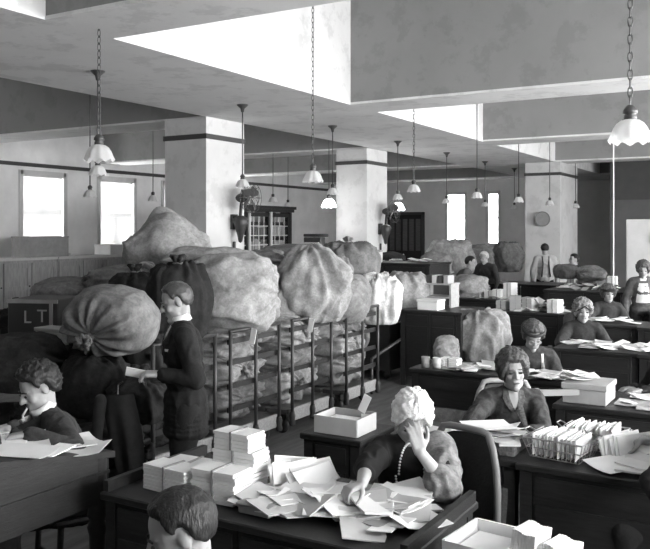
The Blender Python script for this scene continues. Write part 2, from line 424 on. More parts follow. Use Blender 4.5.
# ------------------------------------------------------------------ back of the room: cabinets, bookcase, door
def cabinet(x0, x1, y0, y1, z, label, ndoor):
    t = thing('wall_cabinet', label, 'cabinet', ((x0 + x1) / 2, (y0 + y1) / 2, 0), group='panelled cabinets below the left windows')
    hx, hy = (x1 - x0) / 2, (y1 - y0) / 2
    MB().box(-hx, hx, -hy, hy, 0, z - .05).build('body', CABW, t)
    MB().box(-hx - .03, hx + .04, -hy - .0, hy + .0, z - .05, z).build('top', GREYP, t)
    w = 2 * hy / ndoor
    for i in range(ndoor):
        a = -hy + i * w
        dr = MB(); dr.box(hx, hx + .015, a + .02, a + w - .02, .1, z - .1); dr_o = dr.build('door', CABW, t)
        f = MB(); 
        for (p, q, r_, s_) in ((a + .02, a + .1, .1, z - .1), (a + w - .1, a + w - .02, .1, z - .1), (a + .1, a + w - .1, .1, .2), (a + .1, a + w - .1, z - .2, z - .1), (a + .1, a + w - .1, z * .55, z * .55 + .08)): f.box(hx + .015, hx + .03, p, q, r_, s_)
        f.build('door_rails', CABW, dr_o)
        MB().ball((hx + .045, a + w - .06, z * .6), .018, nu=8, nv=6).build('knob', BRASS, dr_o, True)
for i, (a, b) in enumerate([(7.6, 9.6), (9.62, 11.6), (11.62, 13.6), (13.62, 15.6), (15.62, 17.6)]):
    cabinet(-13.9, -13.2, a, b, 1.40, 'pale panelled cabinet below the left windows, %s along the wall' % ['first', 'second', 'third', 'fourth', 'fifth'][i], 3)
def plain_box(name, label, cat, mt, x0, x1, y0, y1, z0, z1, lid=.03, group=None):
    t = thing(name, label, cat, ((x0 + x1) / 2, (y0 + y1) / 2, z0), group=group); hx, hy, h = (x1 - x0) / 2, (y1 - y0) / 2, z1 - z0
    MB().box(-hx, hx, -hy, hy, 0, h - lid).build('body', mt, t, bevel=.004)
    MB().box(-hx - .008, hx + .008, -hy - .008, hy + .008, h - lid, h).build('lid', mt, t, bevel=.004)
    return t
plain_box('storage_box', 'grey box standing on the first left cabinet', 'box', CARD, -13.85, -13.3, 11.0, 12.0, 1.4, 1.82)
plain_box('storage_box', 'long pale box on the cabinet between the left windows', 'box', GREYP, -13.8, -13.3, 13.2, 14.0, 1.4, 1.62)
plain_box('storage_box', 'grey box on the cabinet below the second left window', 'box', CARD, -13.8, -13.35, 14.3, 15.1, 1.4, 1.72)

t = thing('bookcase', 'dark glazed bookcase with cornice behind the first column', 'bookcase', (-9.75, 13.35, 0))
hy = 1.15
MB().box(-.4, -.36, -hy, hy, 0, 2.4).build('back_panel', WOODD, t)
for s in (-1, 1): MB().box(-.4, .4, s * hy - .04, s * hy + .04, 0, 2.4).build('side_panel', WOODD, t)
MB().box(-.44, .48, -hy - .1, hy + .1, 2.38, 2.44).box(-.42, .45, -hy - .06, hy + .06, 2.32, 2.38).build('cornice', WOODD, t)
MB().box(-.4, .42, -hy, hy, 0, .12).build('plinth', WOODD, t)
for k in range(7):
    MB().box(-.36, .34, -hy, hy, .35 + k * .29, .375 + k * .29).build('shelf', WOODD, t)
rng = random.Random(4)
for k in range(7):
    z = .375 + k * .29
    for (c0, c1) in ((-1.1, -.42), (-.36, .36), (.42, 1.1)):
        y = c0
        while y < c1 - .04:
            w = rng.uniform(.05, .13)
            if rng.random() < .8:
                MB().box(-.1, .28, y, min(y + w - .01, c1), z, z + rng.uniform(.17, .24)).build('file_bundle', rng.choice([PAPERM, CARD, WOODM]), t)
            y += w
for (c0, c1) in ((-1.1, -.40), (-.36, .36), (.40, 1.1)):
    d = MB()
    for q in (c0, c1 - .05): d.box(.36, .40, q, q + .05, .14, 2.3)
    for q in (.14, 1.0, 2.22): d.box(.36, .40, c0, c1, q, q + .08)
    do = d.build('door', WOODD, t)
    mu = MB()
    for i in range(1, 4): mu.box(.37, .385, c0 + (c1 - c0) * i / 4 - .008, c0 + (c1 - c0) * i / 4 + .008, 1.08, 2.22)
    for i in range(1, 6): mu.box(.37, .385, c0, c1, 1.08 + 1.14 * i / 6 - .008, 1.08 + 1.14 * i / 6 + .008)
    mu.build('glazing_bars', PAPERM, do)
    MB().box(.375, .379, c0 + .05, c1 - .05, .2, 2.25).build('glass', PANE, do)
for q in (-.38, .38): MB().box(.38, .44, q - .02, q + .02, .12, 2.32).build('pilaster', GREYP, t)

# far double door on far wall
p0 = W(380, 230, 29.5); p1 = W(417, 230, 29.2)
dt = bpy.data.objects.new('door_1', None); link(dt); struct(dt); dt.location = ((p0.x + p1.x) / 2, FY, 0)
hw = .78
MB().box(-hw - .1, -hw, -.08, 0, 0, 2.6).box(hw, hw + .1, -.08, 0, 0, 2.6).box(-hw - .1, hw + .1, -.08, 0, 2.5, 2.6).build('door_frame', TRIMD, dt)
for s in (-1, 1):
    l = MB().box(min(0, s * hw) + .01, max(0, s * hw) - .01, -.05, 0, 0, 2.5).build('door_leaf', WOODD, dt)
    for k in range(3):
        a = s * hw * (k + .5) / 3
        MB().box(a - .09, a + .09, -.065, -.05, 1.2, 2.35).build('panel', WOODM, l)
    MB().ball((s * .08, -.09, 1.05), .035, nu=8, nv=6).build('knob', PEARL, l, True)
# posters, notice
for i, (u, v, d, w, h) in enumerate([(544, 219, 19.05, .35, .4), (369 + 14, 230, 27, .7, .9), (390, 227, 28.5, .7, .8)]):
    pass
t = thing('wall_poster', 'round dark notice on the far right column', 'poster', W(543, 219, 19.2) + Vector((0, -.04, 0)))
MB().lathe([(.001, 0), (.16, 0), (.16, .02), (.001, .02)], 20, M=Matrix.Rotation(R(90), 4, 'X')).build('disc', CARD, t)
MB().lathe([(.16, -.01), (.18, -.01), (.18, .03), (.16, .03)], 20, M=Matrix.Rotation(R(90), 4, 'X')).build('rim', mat('rim_grey', .2), t)

# tall enamel locker at the right edge
p = W(652, 230, 13.2)
t = thing('tall_locker', 'tall white two-door locker at the far right', 'locker', (p.x + .1, p.y, 0), R(0))
MB().box(-.45, .45, -.3, .3, .08, 2.12).build('body', GREYP, t, bevel=.01)
for s in (0, 1):
    d = MB().box(-.44 + .445 * s, -.01 + .445 * s, -.325, -.3, .12, 2.08).build('door', GREYP, t, bevel=.006)
    MB().box(-.06 + .1 * s, -.03 + .1 * s, -.36, -.325, 1.75, 1.9).build('handle', STEEL, d)
MB().box(-.4, .4, -.25, .25, 0, .08).build('plinth', TRIMD, t)

# ------------------------------------------------------------------ mail sacks
POLE = {'up': Matrix.Identity(3), 'front': Matrix.Rotation(R(90), 3, 'X'), 'back': Matrix.Rotation(R(-90), 3, 'X'),
        'left': Matrix.Rotation(R(-90), 3, 'Y'), 'right': Matrix.Rotation(R(90), 3, 'Y')}
def sack_mesh(rad, pole='up', seed=0, sq=2.4, pleat=1.0, wr=.07, peak=0, nu=88, nv=56, flat=.8, sag=0, fold=.05, nf=5):
    Q = POLE[pole] if isinstance(pole, str) else pole
    vs = []; fs = []; off = Vector((seed * 7.3, seed * 3.1, seed * 5.7))
    def spow(c, e): return math.copysign(abs(c) ** e, c)
    rmin = min(rad)
    for i in range(nv + 1):
        t = math.pi * i / nv
        for k in range(nu):
            a = 2 * math.pi * k / nu
            e = 2 / sq
            d = Vector((spow(math.sin(t), e) * spow(math.cos(a), e), spow(math.sin(t), e) * spow(math.sin(a), e), spow(math.cos(t), e)))
            # gathered mouth at the pole
            g = max(0, 1 - t / R(62))
            s = 1.0
            if pleat:
                ph = noise.noise(Vector((math.cos(a) * 2, math.sin(a) * 2, seed * 1.7))) * 5
                s += pleat * .13 * math.sin(t) * (g ** .6) * math.cos(13 * a + ph) if g > 0 else 0
                if g > 0: d.z -= pleat * .16 * g * g
            d = Q @ d
            ax = Q @ Vector((0, 0, 1)); q = d * 1.3 - ax * d.dot(ax) * .75 + off
            big = noise.noise(q) * .10 + noise.noise(q * 2.0) * .05
            warp = q + Vector((noise.noise(q * 1.1 + Vector((9, 0, 0))), noise.noise(q * 1.1 + Vector((0, 9, 0))), noise.noise(q * 1.1))) * .8
            rg = 1 - abs(noise.noise(warp * .95)) * 2.2
            rg2 = 1 - abs(noise.noise(warp * 1.9 + Vector((3, 1, 7)))) * 2.6
            fa = nf * a + 2.2 * noise.noise(d * 1.1 + off) + .9 * (t - 1.5) * noise.noise(off)
            fm = max(0, .35 + noise.noise(d * 1.4 + off * 1.3) * 1.6)
            s += fold * math.sin(t) * min(1.5, fm) * ((1 - abs(math.sin(fa))) ** 1.4 * 1.6 - .5)
            s += big + wr * (1.0 * max(0, rg) ** 1.3 - .5 + .35 * max(0, rg2) ** 1.3)
            p = Vector((d.x * rad[0], d.y * rad[1], d.z * rad[2])) * s
            if peak and p.z > 0: p.z += peak * max(0, 1 - (p.x / rad[0]) ** 2 * 2.2) * (p.z / rad[2])
            if p.z < -flat * rad[2]: p.z = -flat * rad[2] + (p.z + flat * rad[2]) * .12
            if sag: p.z -= sag * (p.x / rad[0]) ** 2
            vs.append(p)
    for i in range(nv):
        for k in range(nu): fs.append((i * nu + k, (i + 1) * nu + k, (i + 1) * nu + (k + 1) % nu, i * nu + (k + 1) % nu))
    m = bpy.data.meshes.new('mail_sack'); m.from_pydata(vs, [], fs)
    bm = bmesh.new(); bm.from_mesh(m); bmesh.ops.remove_doubles(bm, verts=bm.verts[:], dist=1e-4); bmesh.ops.recalc_face_normals(bm, faces=bm.faces[:]); bm.to_mesh(m); bm.free()
    for p in m.polygons: p.use_smooth = True
    return m
def sack(c, rad, label, mt, pole='up', seed=0, rz=TH, tie=True, tagp=None, group='filled canvas mail sacks', **kw):
    m = sack_mesh(rad, pole, seed, **kw); m.materials.append(mt)
    o = bpy.data.objects.new('mail_sack', m); link(o); o.location = c; o.rotation_euler = (0, 0, rz)
    tag(o, label, 'mail sack', group)
    Q = POLE[pole] if isinstance(pole, str) else pole
    if tie:
        ax = Q @ Vector((0, 0, 1)); e = Vector((ax.x * rad[0], ax.y * rad[1], ax.z * rad[2])); L = e.length
        M = Matrix.Translation(ax * L * .80) @ Q.to_4x4()
        def ruf(t_, a, r, z): return r * (1 + .35 * math.cos(7 * a + seed + math.sin(3 * a)) * (.3 + t_)), z + .02 * t_ * math.sin(2 * a + seed)
        MB().lathe([(.06, -.03), (.03, .02), (.028, .035), (.04, .06), (.058, .085), (.05, .10), (.02, .095), (.001, .085)], 36, flute=ruf, M=M).build('mouth', mt, o, True)
        MB().tube([tuple(M @ Vector((.036 * math.cos(2 * math.pi * i / 16), .036 * math.sin(2 * math.pi * i / 16), .04))) for i in range(16)], .008, 6, True).build('tie_rope', ROPE, o, True)
    if tagp:
        M = Matrix.Translation(tagp) @ Matrix.Rotation(R(12), 4, 'Y')
        MB().box(-.028, .028, -.004, .002, -.13, 0, M).build('address_tag', PAPER, o)
    return o
def sackp(u, v, d, wpx, hpx, dep, label, mt, **kw):
    k = d / FPX
    return sack(W(u, v, d), (wpx * k / 2, dep / 2, hpx * k / 2), label, mt, **kw)

# ------------------------------------------------------------------ mail carts
CX = -4.2
def cart(yc, label):
    t = thing('mail_cart', label, 'cart', (CX, yc, 0), group='tubular mail carts lined up on the aisle')
    wd, ln = .37, 1.25
    for i in range(5):
        MB().box(-ln + .02 + i * ln / 5 - .02, -ln + (i + 1) * ln / 5 - .025, -wd, wd, .19, .235).build('deck_plank', WOODM, t, bevel=.004)
    MB().box(.0, .03, -wd, wd, .13, .25).build('front_board', WOODL, t, bevel=.004)
    MB().box(-ln - .03, -ln, -wd, wd, .13, .25).build('rear_board', WOODL, t, bevel=.004)
    for x in (.045, -ln - .045):
        for y in (-wd, 0, wd):
            MB().tube([(x, y, .11), (x, y, 1.09)], .016, 8).build('post', STEEL, t, True)
            MB().lathe([(.026, .10), (.032, .12), (.026, .15), (.032, .19), (.022, .23)], 10, (x, y, 0)).build('post_socket', STEEL, t, True)
        MB().tube([(x, -wd - .012, 1.09), (x, wd + .012, 1.09)], .016, 8).build('top_rail', STEEL, t, True)
        for z in (.42, .62, .82, 1.0):
            s = -1 if x > 0 else 1
            MB().box(x + s * .03 - .006, x + s * .03 + .006, -wd, wd, z - .022, z + .022).build('slat', WOODD, t)
    for x in (-.1, -ln + .1):
        for y in (-wd + .06, wd - .06):
            w = MB(); w.lathe([(.0, -.018), (.07, -.018), (.07, .018), (.0, .018)], 16, M=Matrix.Translation((x, y, .07)) @ Matrix.Rotation(R(90), 4, 'X')); wo = w.build('caster_wheel', STEEL, t, True)
            MB().box(x - .02, x + .02, y - .028, y + .028, .10, .19).build('caster_fork', STEEL, wo)
    return t
CY = [4.925, 5.875, 6.84, 7.9]
CN = ['mostly hidden by the standing man', 'just right of the standing man', 'second from the standing man', 'farthest of the row']
for y, n in zip(CY, CN): cart(y, 'dark tubular mail cart %s, loaded with sacks' % n)
lay = ['bottom', 'middle', 'upper']
for ci, y in enumerate(CY):
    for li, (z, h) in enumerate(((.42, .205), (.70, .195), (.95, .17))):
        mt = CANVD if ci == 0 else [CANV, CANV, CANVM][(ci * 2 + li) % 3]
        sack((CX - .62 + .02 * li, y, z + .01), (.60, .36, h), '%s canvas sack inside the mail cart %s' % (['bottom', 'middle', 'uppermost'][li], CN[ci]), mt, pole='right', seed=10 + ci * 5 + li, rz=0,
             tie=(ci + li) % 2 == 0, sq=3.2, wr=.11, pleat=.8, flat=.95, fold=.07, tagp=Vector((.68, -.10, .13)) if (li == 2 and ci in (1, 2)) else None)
# heaped sacks on the carts, front to back
sackp(233, 294, 7.3, 96, 84, .75, 'big pale sack sagging over the cart right of the standing man', CANV, pole='right', seed=3, sq=2.25, wr=.12, flat=.9, tie=False)
sackp(212, 268, 7.7, 100, 40, .7, 'pale crumpled sack lying across the top of the big sagging sack', CANV, pole='right', seed=5, wr=.13, tie=False, fold=.14)
sackp(168, 258, 8.6, 88, 66, .8, 'pale peaked sack topmost of the pile before the first column', CANV, pole='right', seed=6, peak=.14, wr=.12, sq=2.1, tie=False, fold=.12, nf=4)
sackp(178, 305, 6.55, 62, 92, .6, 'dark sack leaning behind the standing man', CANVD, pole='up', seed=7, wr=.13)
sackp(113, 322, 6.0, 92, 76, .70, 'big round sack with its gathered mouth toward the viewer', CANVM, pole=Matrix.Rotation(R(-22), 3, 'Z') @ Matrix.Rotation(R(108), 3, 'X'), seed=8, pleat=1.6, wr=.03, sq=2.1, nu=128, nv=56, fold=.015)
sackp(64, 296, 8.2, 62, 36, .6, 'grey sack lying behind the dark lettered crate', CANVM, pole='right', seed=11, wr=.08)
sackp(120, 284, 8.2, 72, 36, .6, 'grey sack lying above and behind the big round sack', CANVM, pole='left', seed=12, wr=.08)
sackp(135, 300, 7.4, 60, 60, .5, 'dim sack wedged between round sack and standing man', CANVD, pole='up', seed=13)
sackp(310, 290, 8.3, 78, 76, .8, 'tall folded pale sack heaped on the second visible cart', CANV, pole='up', seed=14, wr=.14, tie=False, peak=.10, fold=.16, nf=4, sq=2.2)
sackp(298, 262, 9.2, 78, 34, .7, 'grey sack lying behind the folded pale sack', CANVM, pole='left', seed=15, wr=.12, fold=.12)
sackp(345, 300, 8.9, 52, 52, .7, 'smooth white sack on the farthest mail cart', CANV, pole='left', seed=16, wr=.06, tie=False)
sackp(348, 265, 10.2, 60, 50, .7, 'grey slumped sack at the foot of the second column', CANVM, pole='up', seed=17, wr=.12)
sackp(378, 300, 9.6, 46, 56, .6, 'white sack bulging with bundled parcels beside the dark hamper', canvas('white_canvas', .62, .05), pole='up', seed=18, wr=.16, tie=False, sq=2.4, fold=.12, nf=7)
sackp(407, 297, 10.8, 48, 56, .7, 'pale rounded sack heaped in the dark hamper', CANV, pole='up', seed=19, wr=.07, tie=False)
sackp(480, 336, 10.1, 58, 56, .6, 'pale crumpled sack slumped against the dark counter', CANV, pole='up', seed=20, wr=.14, tie=False, fold=.12, flat=.9)
sackp(447, 350, 7.25, 26, 28, .2, 'small pale sack at the back of the desk with cups', CANV, pole='right', seed=21, wr=.12, tie=False)
sackp(284, 306, 8.2, 44, 50, .5, 'crumpled pale sack squeezed between the big sagging and folded sacks', CANV, pole='up', seed=24, wr=.16, tie=False, fold=.14)
sackp(264, 266, 8.8, 46, 32, .6, 'grey sack lying behind the big sagging sack below the bookcase', CANVM, pole='right', seed=25, wr=.14, tie=False, fold=.12)
sackp(330, 276, 9.6, 44, 44, .5, 'grey creased sack behind the smooth white sack', CANVM, pole='up', seed=26, wr=.14, tie=False, fold=.14)
sackp(250, 330, 7.6, 50, 26, .4, 'flattened pale sack under the big sagging sack', CANV, pole='left', seed=27, wr=.14, tie=False, fold=.12)
sackp(316, 328, 8.75, 50, 24, .4, 'flattened grey sack under the folded pale sack', CANVM, pole='left', seed=28, wr=.14, tie=False, fold=.12)
# dark sacks low at left
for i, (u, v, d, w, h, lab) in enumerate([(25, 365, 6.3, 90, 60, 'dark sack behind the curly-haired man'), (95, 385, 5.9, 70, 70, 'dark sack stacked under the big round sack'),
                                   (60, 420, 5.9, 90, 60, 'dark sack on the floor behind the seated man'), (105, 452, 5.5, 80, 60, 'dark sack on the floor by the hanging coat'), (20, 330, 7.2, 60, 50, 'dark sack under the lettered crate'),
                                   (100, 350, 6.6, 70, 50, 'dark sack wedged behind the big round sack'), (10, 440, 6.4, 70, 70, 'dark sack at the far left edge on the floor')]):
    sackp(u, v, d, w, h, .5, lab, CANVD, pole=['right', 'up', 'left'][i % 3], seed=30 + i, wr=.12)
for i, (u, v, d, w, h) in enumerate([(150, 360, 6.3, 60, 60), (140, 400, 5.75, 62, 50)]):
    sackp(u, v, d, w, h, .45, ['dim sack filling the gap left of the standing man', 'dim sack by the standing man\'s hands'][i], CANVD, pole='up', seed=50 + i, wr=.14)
# coil of twine on the pile
p = W(147, 269, 7.9); t = thing('twine_coil', 'loose coil of twine on the sack pile', 'twine', p, TH)
for k in range(3):
    MB().tube([((.08 - .012 * k) * math.cos(a), -.02 - .012 * k, (.075 - .012 * k) * math.sin(a) + .01 * math.sin(3 * a + k)) for a in [2 * math.pi * i / 20 for i in range(20)]], .009, 6, True).build('strand', PAPERM, t, True)

# lettered crate
def text_part(body, size, parent, loc, rot, material, name='lettering', depth=.002):
    cu = bpy.data.curves.new(name, 'FONT'); cu.body = body; cu.size = size; cu.extrude = depth; cu.align_x = 'CENTER'; cu.align_y = 'CENTER'
    tmp = bpy.data.objects.new('tmp', cu); C.objects.link(tmp)
    dg = bpy.context.evaluated_depsgraph_get(); me = bpy.data.meshes.new_from_object(tmp.evaluated_get(dg)); bpy.data.objects.remove(tmp)
    me.materials.clear(); me.materials.append(material); me.name = name
    o = bpy.data.objects.new(name, me); link(o, parent); o.location = loc; o.rotation_euler = rot
    return o
p = W(50, 318, 7.0); t = thing('lettered_crate', 'dark crate marked with pale letters among the left sacks', 'crate', (p.x, p.y, .95), R(22))
MB().box(-.25, .20, -.25, .25, 0, .42).build('body', TRIMD, t, bevel=.008)
MB().box(.13, .155, -.27, -.25, 0, .42).box(-.25, .2, -.27, -.25, .39, .42).build('edge_strip', CARD, t)
text_part('L', .15, t, (-.07, -.256, .27), (R(90), 0, 0), PAPERM); text_part('T', .15, t, (.06, -.256, .28), (R(90), 0, 0), PAPERM)
p = W(56, 336, 6.5); plain_box('parcel_box', 'small pale box in front of the lettered crate', 'box', PAPERM, p.x - .15, p.x + .15, p.y - .08, p.y + .08, p.z - .06, p.z + .07)

# dark hamper, counter, handle
def hamper(x0, x1, y0, y1, z1, label):
    t = thing('mail_hamper', label, 'hamper', ((x0 + x1) / 2, (y0 + y1) / 2, 0)); hx, hy = (x1 - x0) / 2, (y1 - y0) / 2
    for s in (-1, 1):
        MB().box(s * hx - .015, s * hx + .015, -hy, hy, .14, z1).build('side_panel', WOODD, t); MB().box(-hx, hx, s * hy - .015, s * hy + .015, .14, z1).build('end_panel', WOODD, t)
        for q in (-1, 1): MB().box(s * hx - .03, s * hx + .03, q * hy - .03, q * hy + .03, .1, z1 + .03).build('corner_post', WOODD, t)
        for q in (-.33, .33): MB().box(s * hx + s * .015, s * hx + s * .03, q * 2 * hy * .75 - .02, q * 2 * hy * .75 + .02, .14, z1).build('batten', STEEL, t)
    MB().box(-hx, hx, -hy, hy, .12, .15).build('bottom_board', WOODD, t)
    for s in (-1, 1):
        for q in (-1, 1): MB().lathe([(0, -.018), (.055, -.018), (.055, .018), (0, .018)], 14, M=Matrix.Translation((s * hx * .8, q * hy * .8, .06)) @ Matrix.Rotation(R(90), 4, 'X')).build('caster_wheel', STEEL, t, True)
hamper(-5.4, -4.6, 9.45, 10.75, .72, 'dark wooden hamper on casters holding pale sacks')
sack((-5.0, 9.9, .5), (.36, .5, .28), 'sack at the bottom of the dark hamper', CANV, seed=60, rz=0, tie=False)
t = thing('handcart_handle', 'slanting bar handle beside the dark hamper', 'handle', (-4.3, 9.5, 0)); 
MB().tube([(-.1, -.9, .42), (-.05, .1, .62), (0, .5, .70)], .02, 8).build('bar', STEEL, t, True); MB().tube([(0, .5, .70), (0, .5, .0)], .018, 8).build('upright', STEEL, t, True); MB().tube([(-.1, -.9, .42), (-.1, -.9, .0)], .018, 8).build('upright', STEEL, t, True)

# ------------------------------------------------------------------ desks
def desk(x0, x1, y0, y1, label, z=.76, pz=.12, mt=WOODD, rim=False, name='sorting_desk', group='dark sorting desks in rows', split=None):
    t = thing(name, label, 'desk', ((x0 + x1) / 2, (y0 + y1) / 2, 0), group=group); hx, hy = (x1 - x0) / 2, (y1 - y0) / 2
    MB().box(-hx - .02, hx + .02, -hy - .02, hy + .02, z - .035, z).build('top', mt, t, bevel=.006)
    for s in (-1, 1):
        for q in (-1, 1): MB().box(s * (hx - .03) - .03, s * (hx - .03) + .03, q * (hy - .03) - .03, q * (hy - .03) + .03, 0, z - .035).build('leg', mt, t)
        MB().box(s * (hx - .015) - .01, s * (hx - .015) + .01, -hy + .06, hy - .06, pz, z - .035).build('side_panel', mt, t)
    n = split or max(1, round(2 * hx / .75)); w = (2 * hx - .12) / n
    for i in range(n):
        a = -hx + .06 + i * w
        p = MB().box(a, a + w - .01, -hy + .005, -hy + .02, pz, z - .035).build('front_panel', mt, t)
        f = MB(); f.box(a + .02, a + w - .03, -hy - .006, -hy + .005, z - .16, z - .06); 
        if z - pz > .4: f.box(a + .02, a + w - .03, -hy - .006, -hy + .005, pz + .05, z - .20)
        f.build('raised_field', mt, p)
    if rim:
        for s in (-1, 1): MB().box(s * hx - .015, s * hx + .015, -hy, hy, z, z + .05).build('side_rim', mt, t)
    return t
desk(-2.75, -1.25, 2.70, 3.42, 'heaped sorting desk of the woman with the bead necklace', z=.75, rim=True)
desk(-2.05, -1.27, 4.10, 4.68, 'sorting desk with hanging canvas where the dark-bloused woman writes', pz=.62)
desk(-1.24, .1, 4.08, 4.78, 'sorting desk carrying the wire letter baskets')
desk(-1.45, -.1, 5.60, 6.25, 'sorting desk carrying the long grey file box')
desk(-2.9, -2.2, 6.42, 6.95, 'narrow sorting desk with cups and papers left of the aproned woman', pz=.45)
desk(-2.17, -1.5, 6.42, 6.85, 'sorting desk of the aproned woman', pz=.4)
desk(-2.15, -1.35, 8.25, 8.85, 'sorting desk of the woman with wavy hair', split=1)
desk(-1.33, -.3, 8.2, 8.85, 'dark sorting desk at the right edge beside the wavy-haired woman', split=1)
desk(-2.5, -1.75, 10.6, 11.2, 'sorting desk of the woman in the eyeshade', split=1)
desk(-1.72, -.6, 10.5, 11.2, 'dark panelled desk right of the woman in the eyeshade', split=1)
desk(-1.9, -.5, 12.6, 13.3, 'farthest dark desk in front of the tall locker')
desk(-3.6, -2.35, 13.2, 14.4, 'broad dark counter block below the far standing man', z=.98)
desk(-2.45, -1.95, 3.95, 4.6, 'small dark stand under the open card tray', z=.66, split=1, name='box_stand') if False else None
desk(-2.52, -2.15, 4.05, 4.45, 'small dark stand carrying the open card tray', split=1, name='tray_stand')
# canvas hung below desks
def hang(x0, x1, y, z0, z1, label, seed):
    mb = MB(); n, k = 18, 10; vs = []; fs = []
    for i in range(n + 1):
        for j in range(k + 1):
            x = x0 + (x1 - x0) * i / n; z = z0 + (z1 - z0) * j / k; q = (1 - j / k)
            vs.append((x, y - .03 - q * .05 * (1 + math.sin(i * 1.4 + seed)) - .10 * math.sin(math.pi * i / n) * q - .03 * noise.noise(Vector((x * 6, z * 6, seed))), z))
    for i in range(n):
        for j in range(k): a = i * (k + 1) + j; fs.append((a, a + k + 1, a + k + 2, a + 1))
    b = len(vs); vs += [(x, y + .03, z) for x, _, z in vs]; fs += [tuple(v + b for v in f[::-1]) for f in fs]
    mb.add(vs, fs); o = mb.build('hanging_sack', CANVM, None, True)
    return tag(o, label, 'mail sack', 'open sacks hung below the desks')
hang(-2.03, -1.30, 4.10, .05, .62, 'canvas sack hung below the desk where the dark-bloused woman writes', 1)
hang(-2.86, -2.25, 6.42, .05, .45, 'canvas sack hung below the desk with cups', 2)
# slanted desk at far left
t = thing('slant_top_desk', 'dark slant-topped desk with turned legs at the left edge', 'desk', (-3.6, 2.3, 0))
zf = lambda y: .867 + (2.88 - (y + 2.3)) * .163
y0, y1 = -.75, .6
for sx in (-.65, .65):
    MB().add([(sx - .015, y0, .62), (sx - .015, y1, .62), (sx - .015, y1, zf(y1) - .03), (sx - .015, y0, zf(y0) - .03), (sx + .015, y0, .62), (sx + .015, y1, .62), (sx + .015, y1, zf(y1) - .03), (sx + .015, y0, zf(y0) - .03)],
             [(0, 1, 2, 3), (7, 6, 5, 4), (0, 4, 5, 1), (1, 5, 6, 2), (2, 6, 7, 3), (3, 7, 4, 0)]).build('side_apron', mat('worn_oak', .02, .5, 9, .3, .2, 30, stretch=(8, 1, 8)), t)
    MB().box(sx + (.015 if sx > 0 else -.025), sx + (.025 if sx > 0 else -.015), y0, y1, .76, .775).build('moulding', WOODD, t)
    for yy in (y0, y1):
        MB().lathe([(.045, .86 if yy > 0 else .9), (.045, .58), (.05, .56), (.036, .53), (.05, .50), (.04, .46), (.028, .12), (.034, .08), (.022, 0)], 16, (sx * .97, yy - .04 * (1 if yy > 0 else -1), 0)).build('leg', mat('worn_oak', .055), t, True)
for yy in (y0, y1): MB().box(-.65, .65, yy - .012, yy + .012, .62, zf(yy) - .03).build('end_apron', MATS['worn_oak'], t)
MB().add([(x, y, zf(y) + dz) for dz in (-.03, 0) for (x, y) in ((-.68, y0 - .03), (.68, y0 - .03), (.68, y1 + .03), (-.68, y1 + .03))], [(3, 2, 1, 0), (4, 5, 6, 7), (0, 1, 5, 4), (1, 2, 6, 5), (2, 3, 7, 6), (3, 0, 4, 7)]).build('top', MATS['worn_oak'], t)
# dark counter with shelf
desk(-4.35, -3.55, 9.3, 10.1, 'dark panelled counter right of the hamper', z=.95, name='counter', split=2)

# ------------------------------------------------------------------ chairs
def chair(loc, rz, label, back='round', mt=WOODD, seat=.45, rail=None):
    t = thing('office_chair', label, 'chair', loc, rz, group='wooden office chairs')
    MB().box(-.21, .21, -.2, .22, seat - .03, seat).build('seat', mt, t, bevel=.012)
    for s in (-1, 1):
        MB().tube([(s * .18, .18, seat - .03), (s * .19, .2, 0)], [.018, .015], 8).build('leg', mt, t, True); MB().tube([(s * .17, -.17, seat - .03), (s * .19, -.22, 0)], [.018, .015], 8).build('leg', mt, t, True)
    MB().tube([(-.19, .17, .2), (.19, .17, .2)], .01, 6).build('stretcher', mt, t, True)
    if back == 'round':
        pts = []
        for i in range(15):
            a = math.pi * i / 14; pts.append((-.22 * math.cos(a), -.19 - .06 * math.sin(a), seat + .02 + .46 * min(1, 1.25 * math.sin(a)) ** .7 if 0 < i < 14 else seat - .02))
        MB().tube(pts, .018, 8).build('back_bow', rail or mt, t, True)
        p = MB(); n = 8; vs = []
        for j in range(n + 1):
            for i in range(n + 1):
                x = -.2 + .4 * i / n; zz = seat + .02 + .43 * j / n * min(1, (1 - (abs(x) / .23) ** 4 * .3)); vs.append((x, -.2 - .05 * j / n - .04 * (1 - (x / .2) ** 2), zz))
        b = len(vs); vs += [(x, y + .02, z) for x, y, z in vs]
        fs = [(j * (n + 1) + i, j * (n + 1) + i + 1, (j + 1) * (n + 1) + i + 1, (j + 1) * (n + 1) + i) for j in range(n) for i in range(n)]
        fs += [tuple(q + b for q in f[::-1]) for f in fs]
        p.add(vs, fs).build('backrest', BLACKL, t, True)
    elif back == 'square':
        for s in (-1, 1): MB().box(s * .19 - .018, s * .19 + .018, -.22, -.19, seat - .02, seat + .45).build('back_post', rail or mt, t)
        for z in (.12, .42): MB().box(-.19, .19, -.22, -.19, seat + z - .02, seat + z + .02).build('back_rail', rail or mt, t)
    elif back == 'bent':
        for q in range(2):
            w = .19 - .07 * q; hh = .5 - .1 * q
            MB().tube([(-w, -.2, seat), (-w, -.24, seat + hh * .7), (-w * .6, -.26, seat + hh * .95), (0, -.26, seat + hh), (w * .6, -.26, seat + hh * .95), (w, -.24, seat + hh * .7), (w, -.2, seat)], .014, 8).build('back_bow', rail or mt, t, True)
    return t

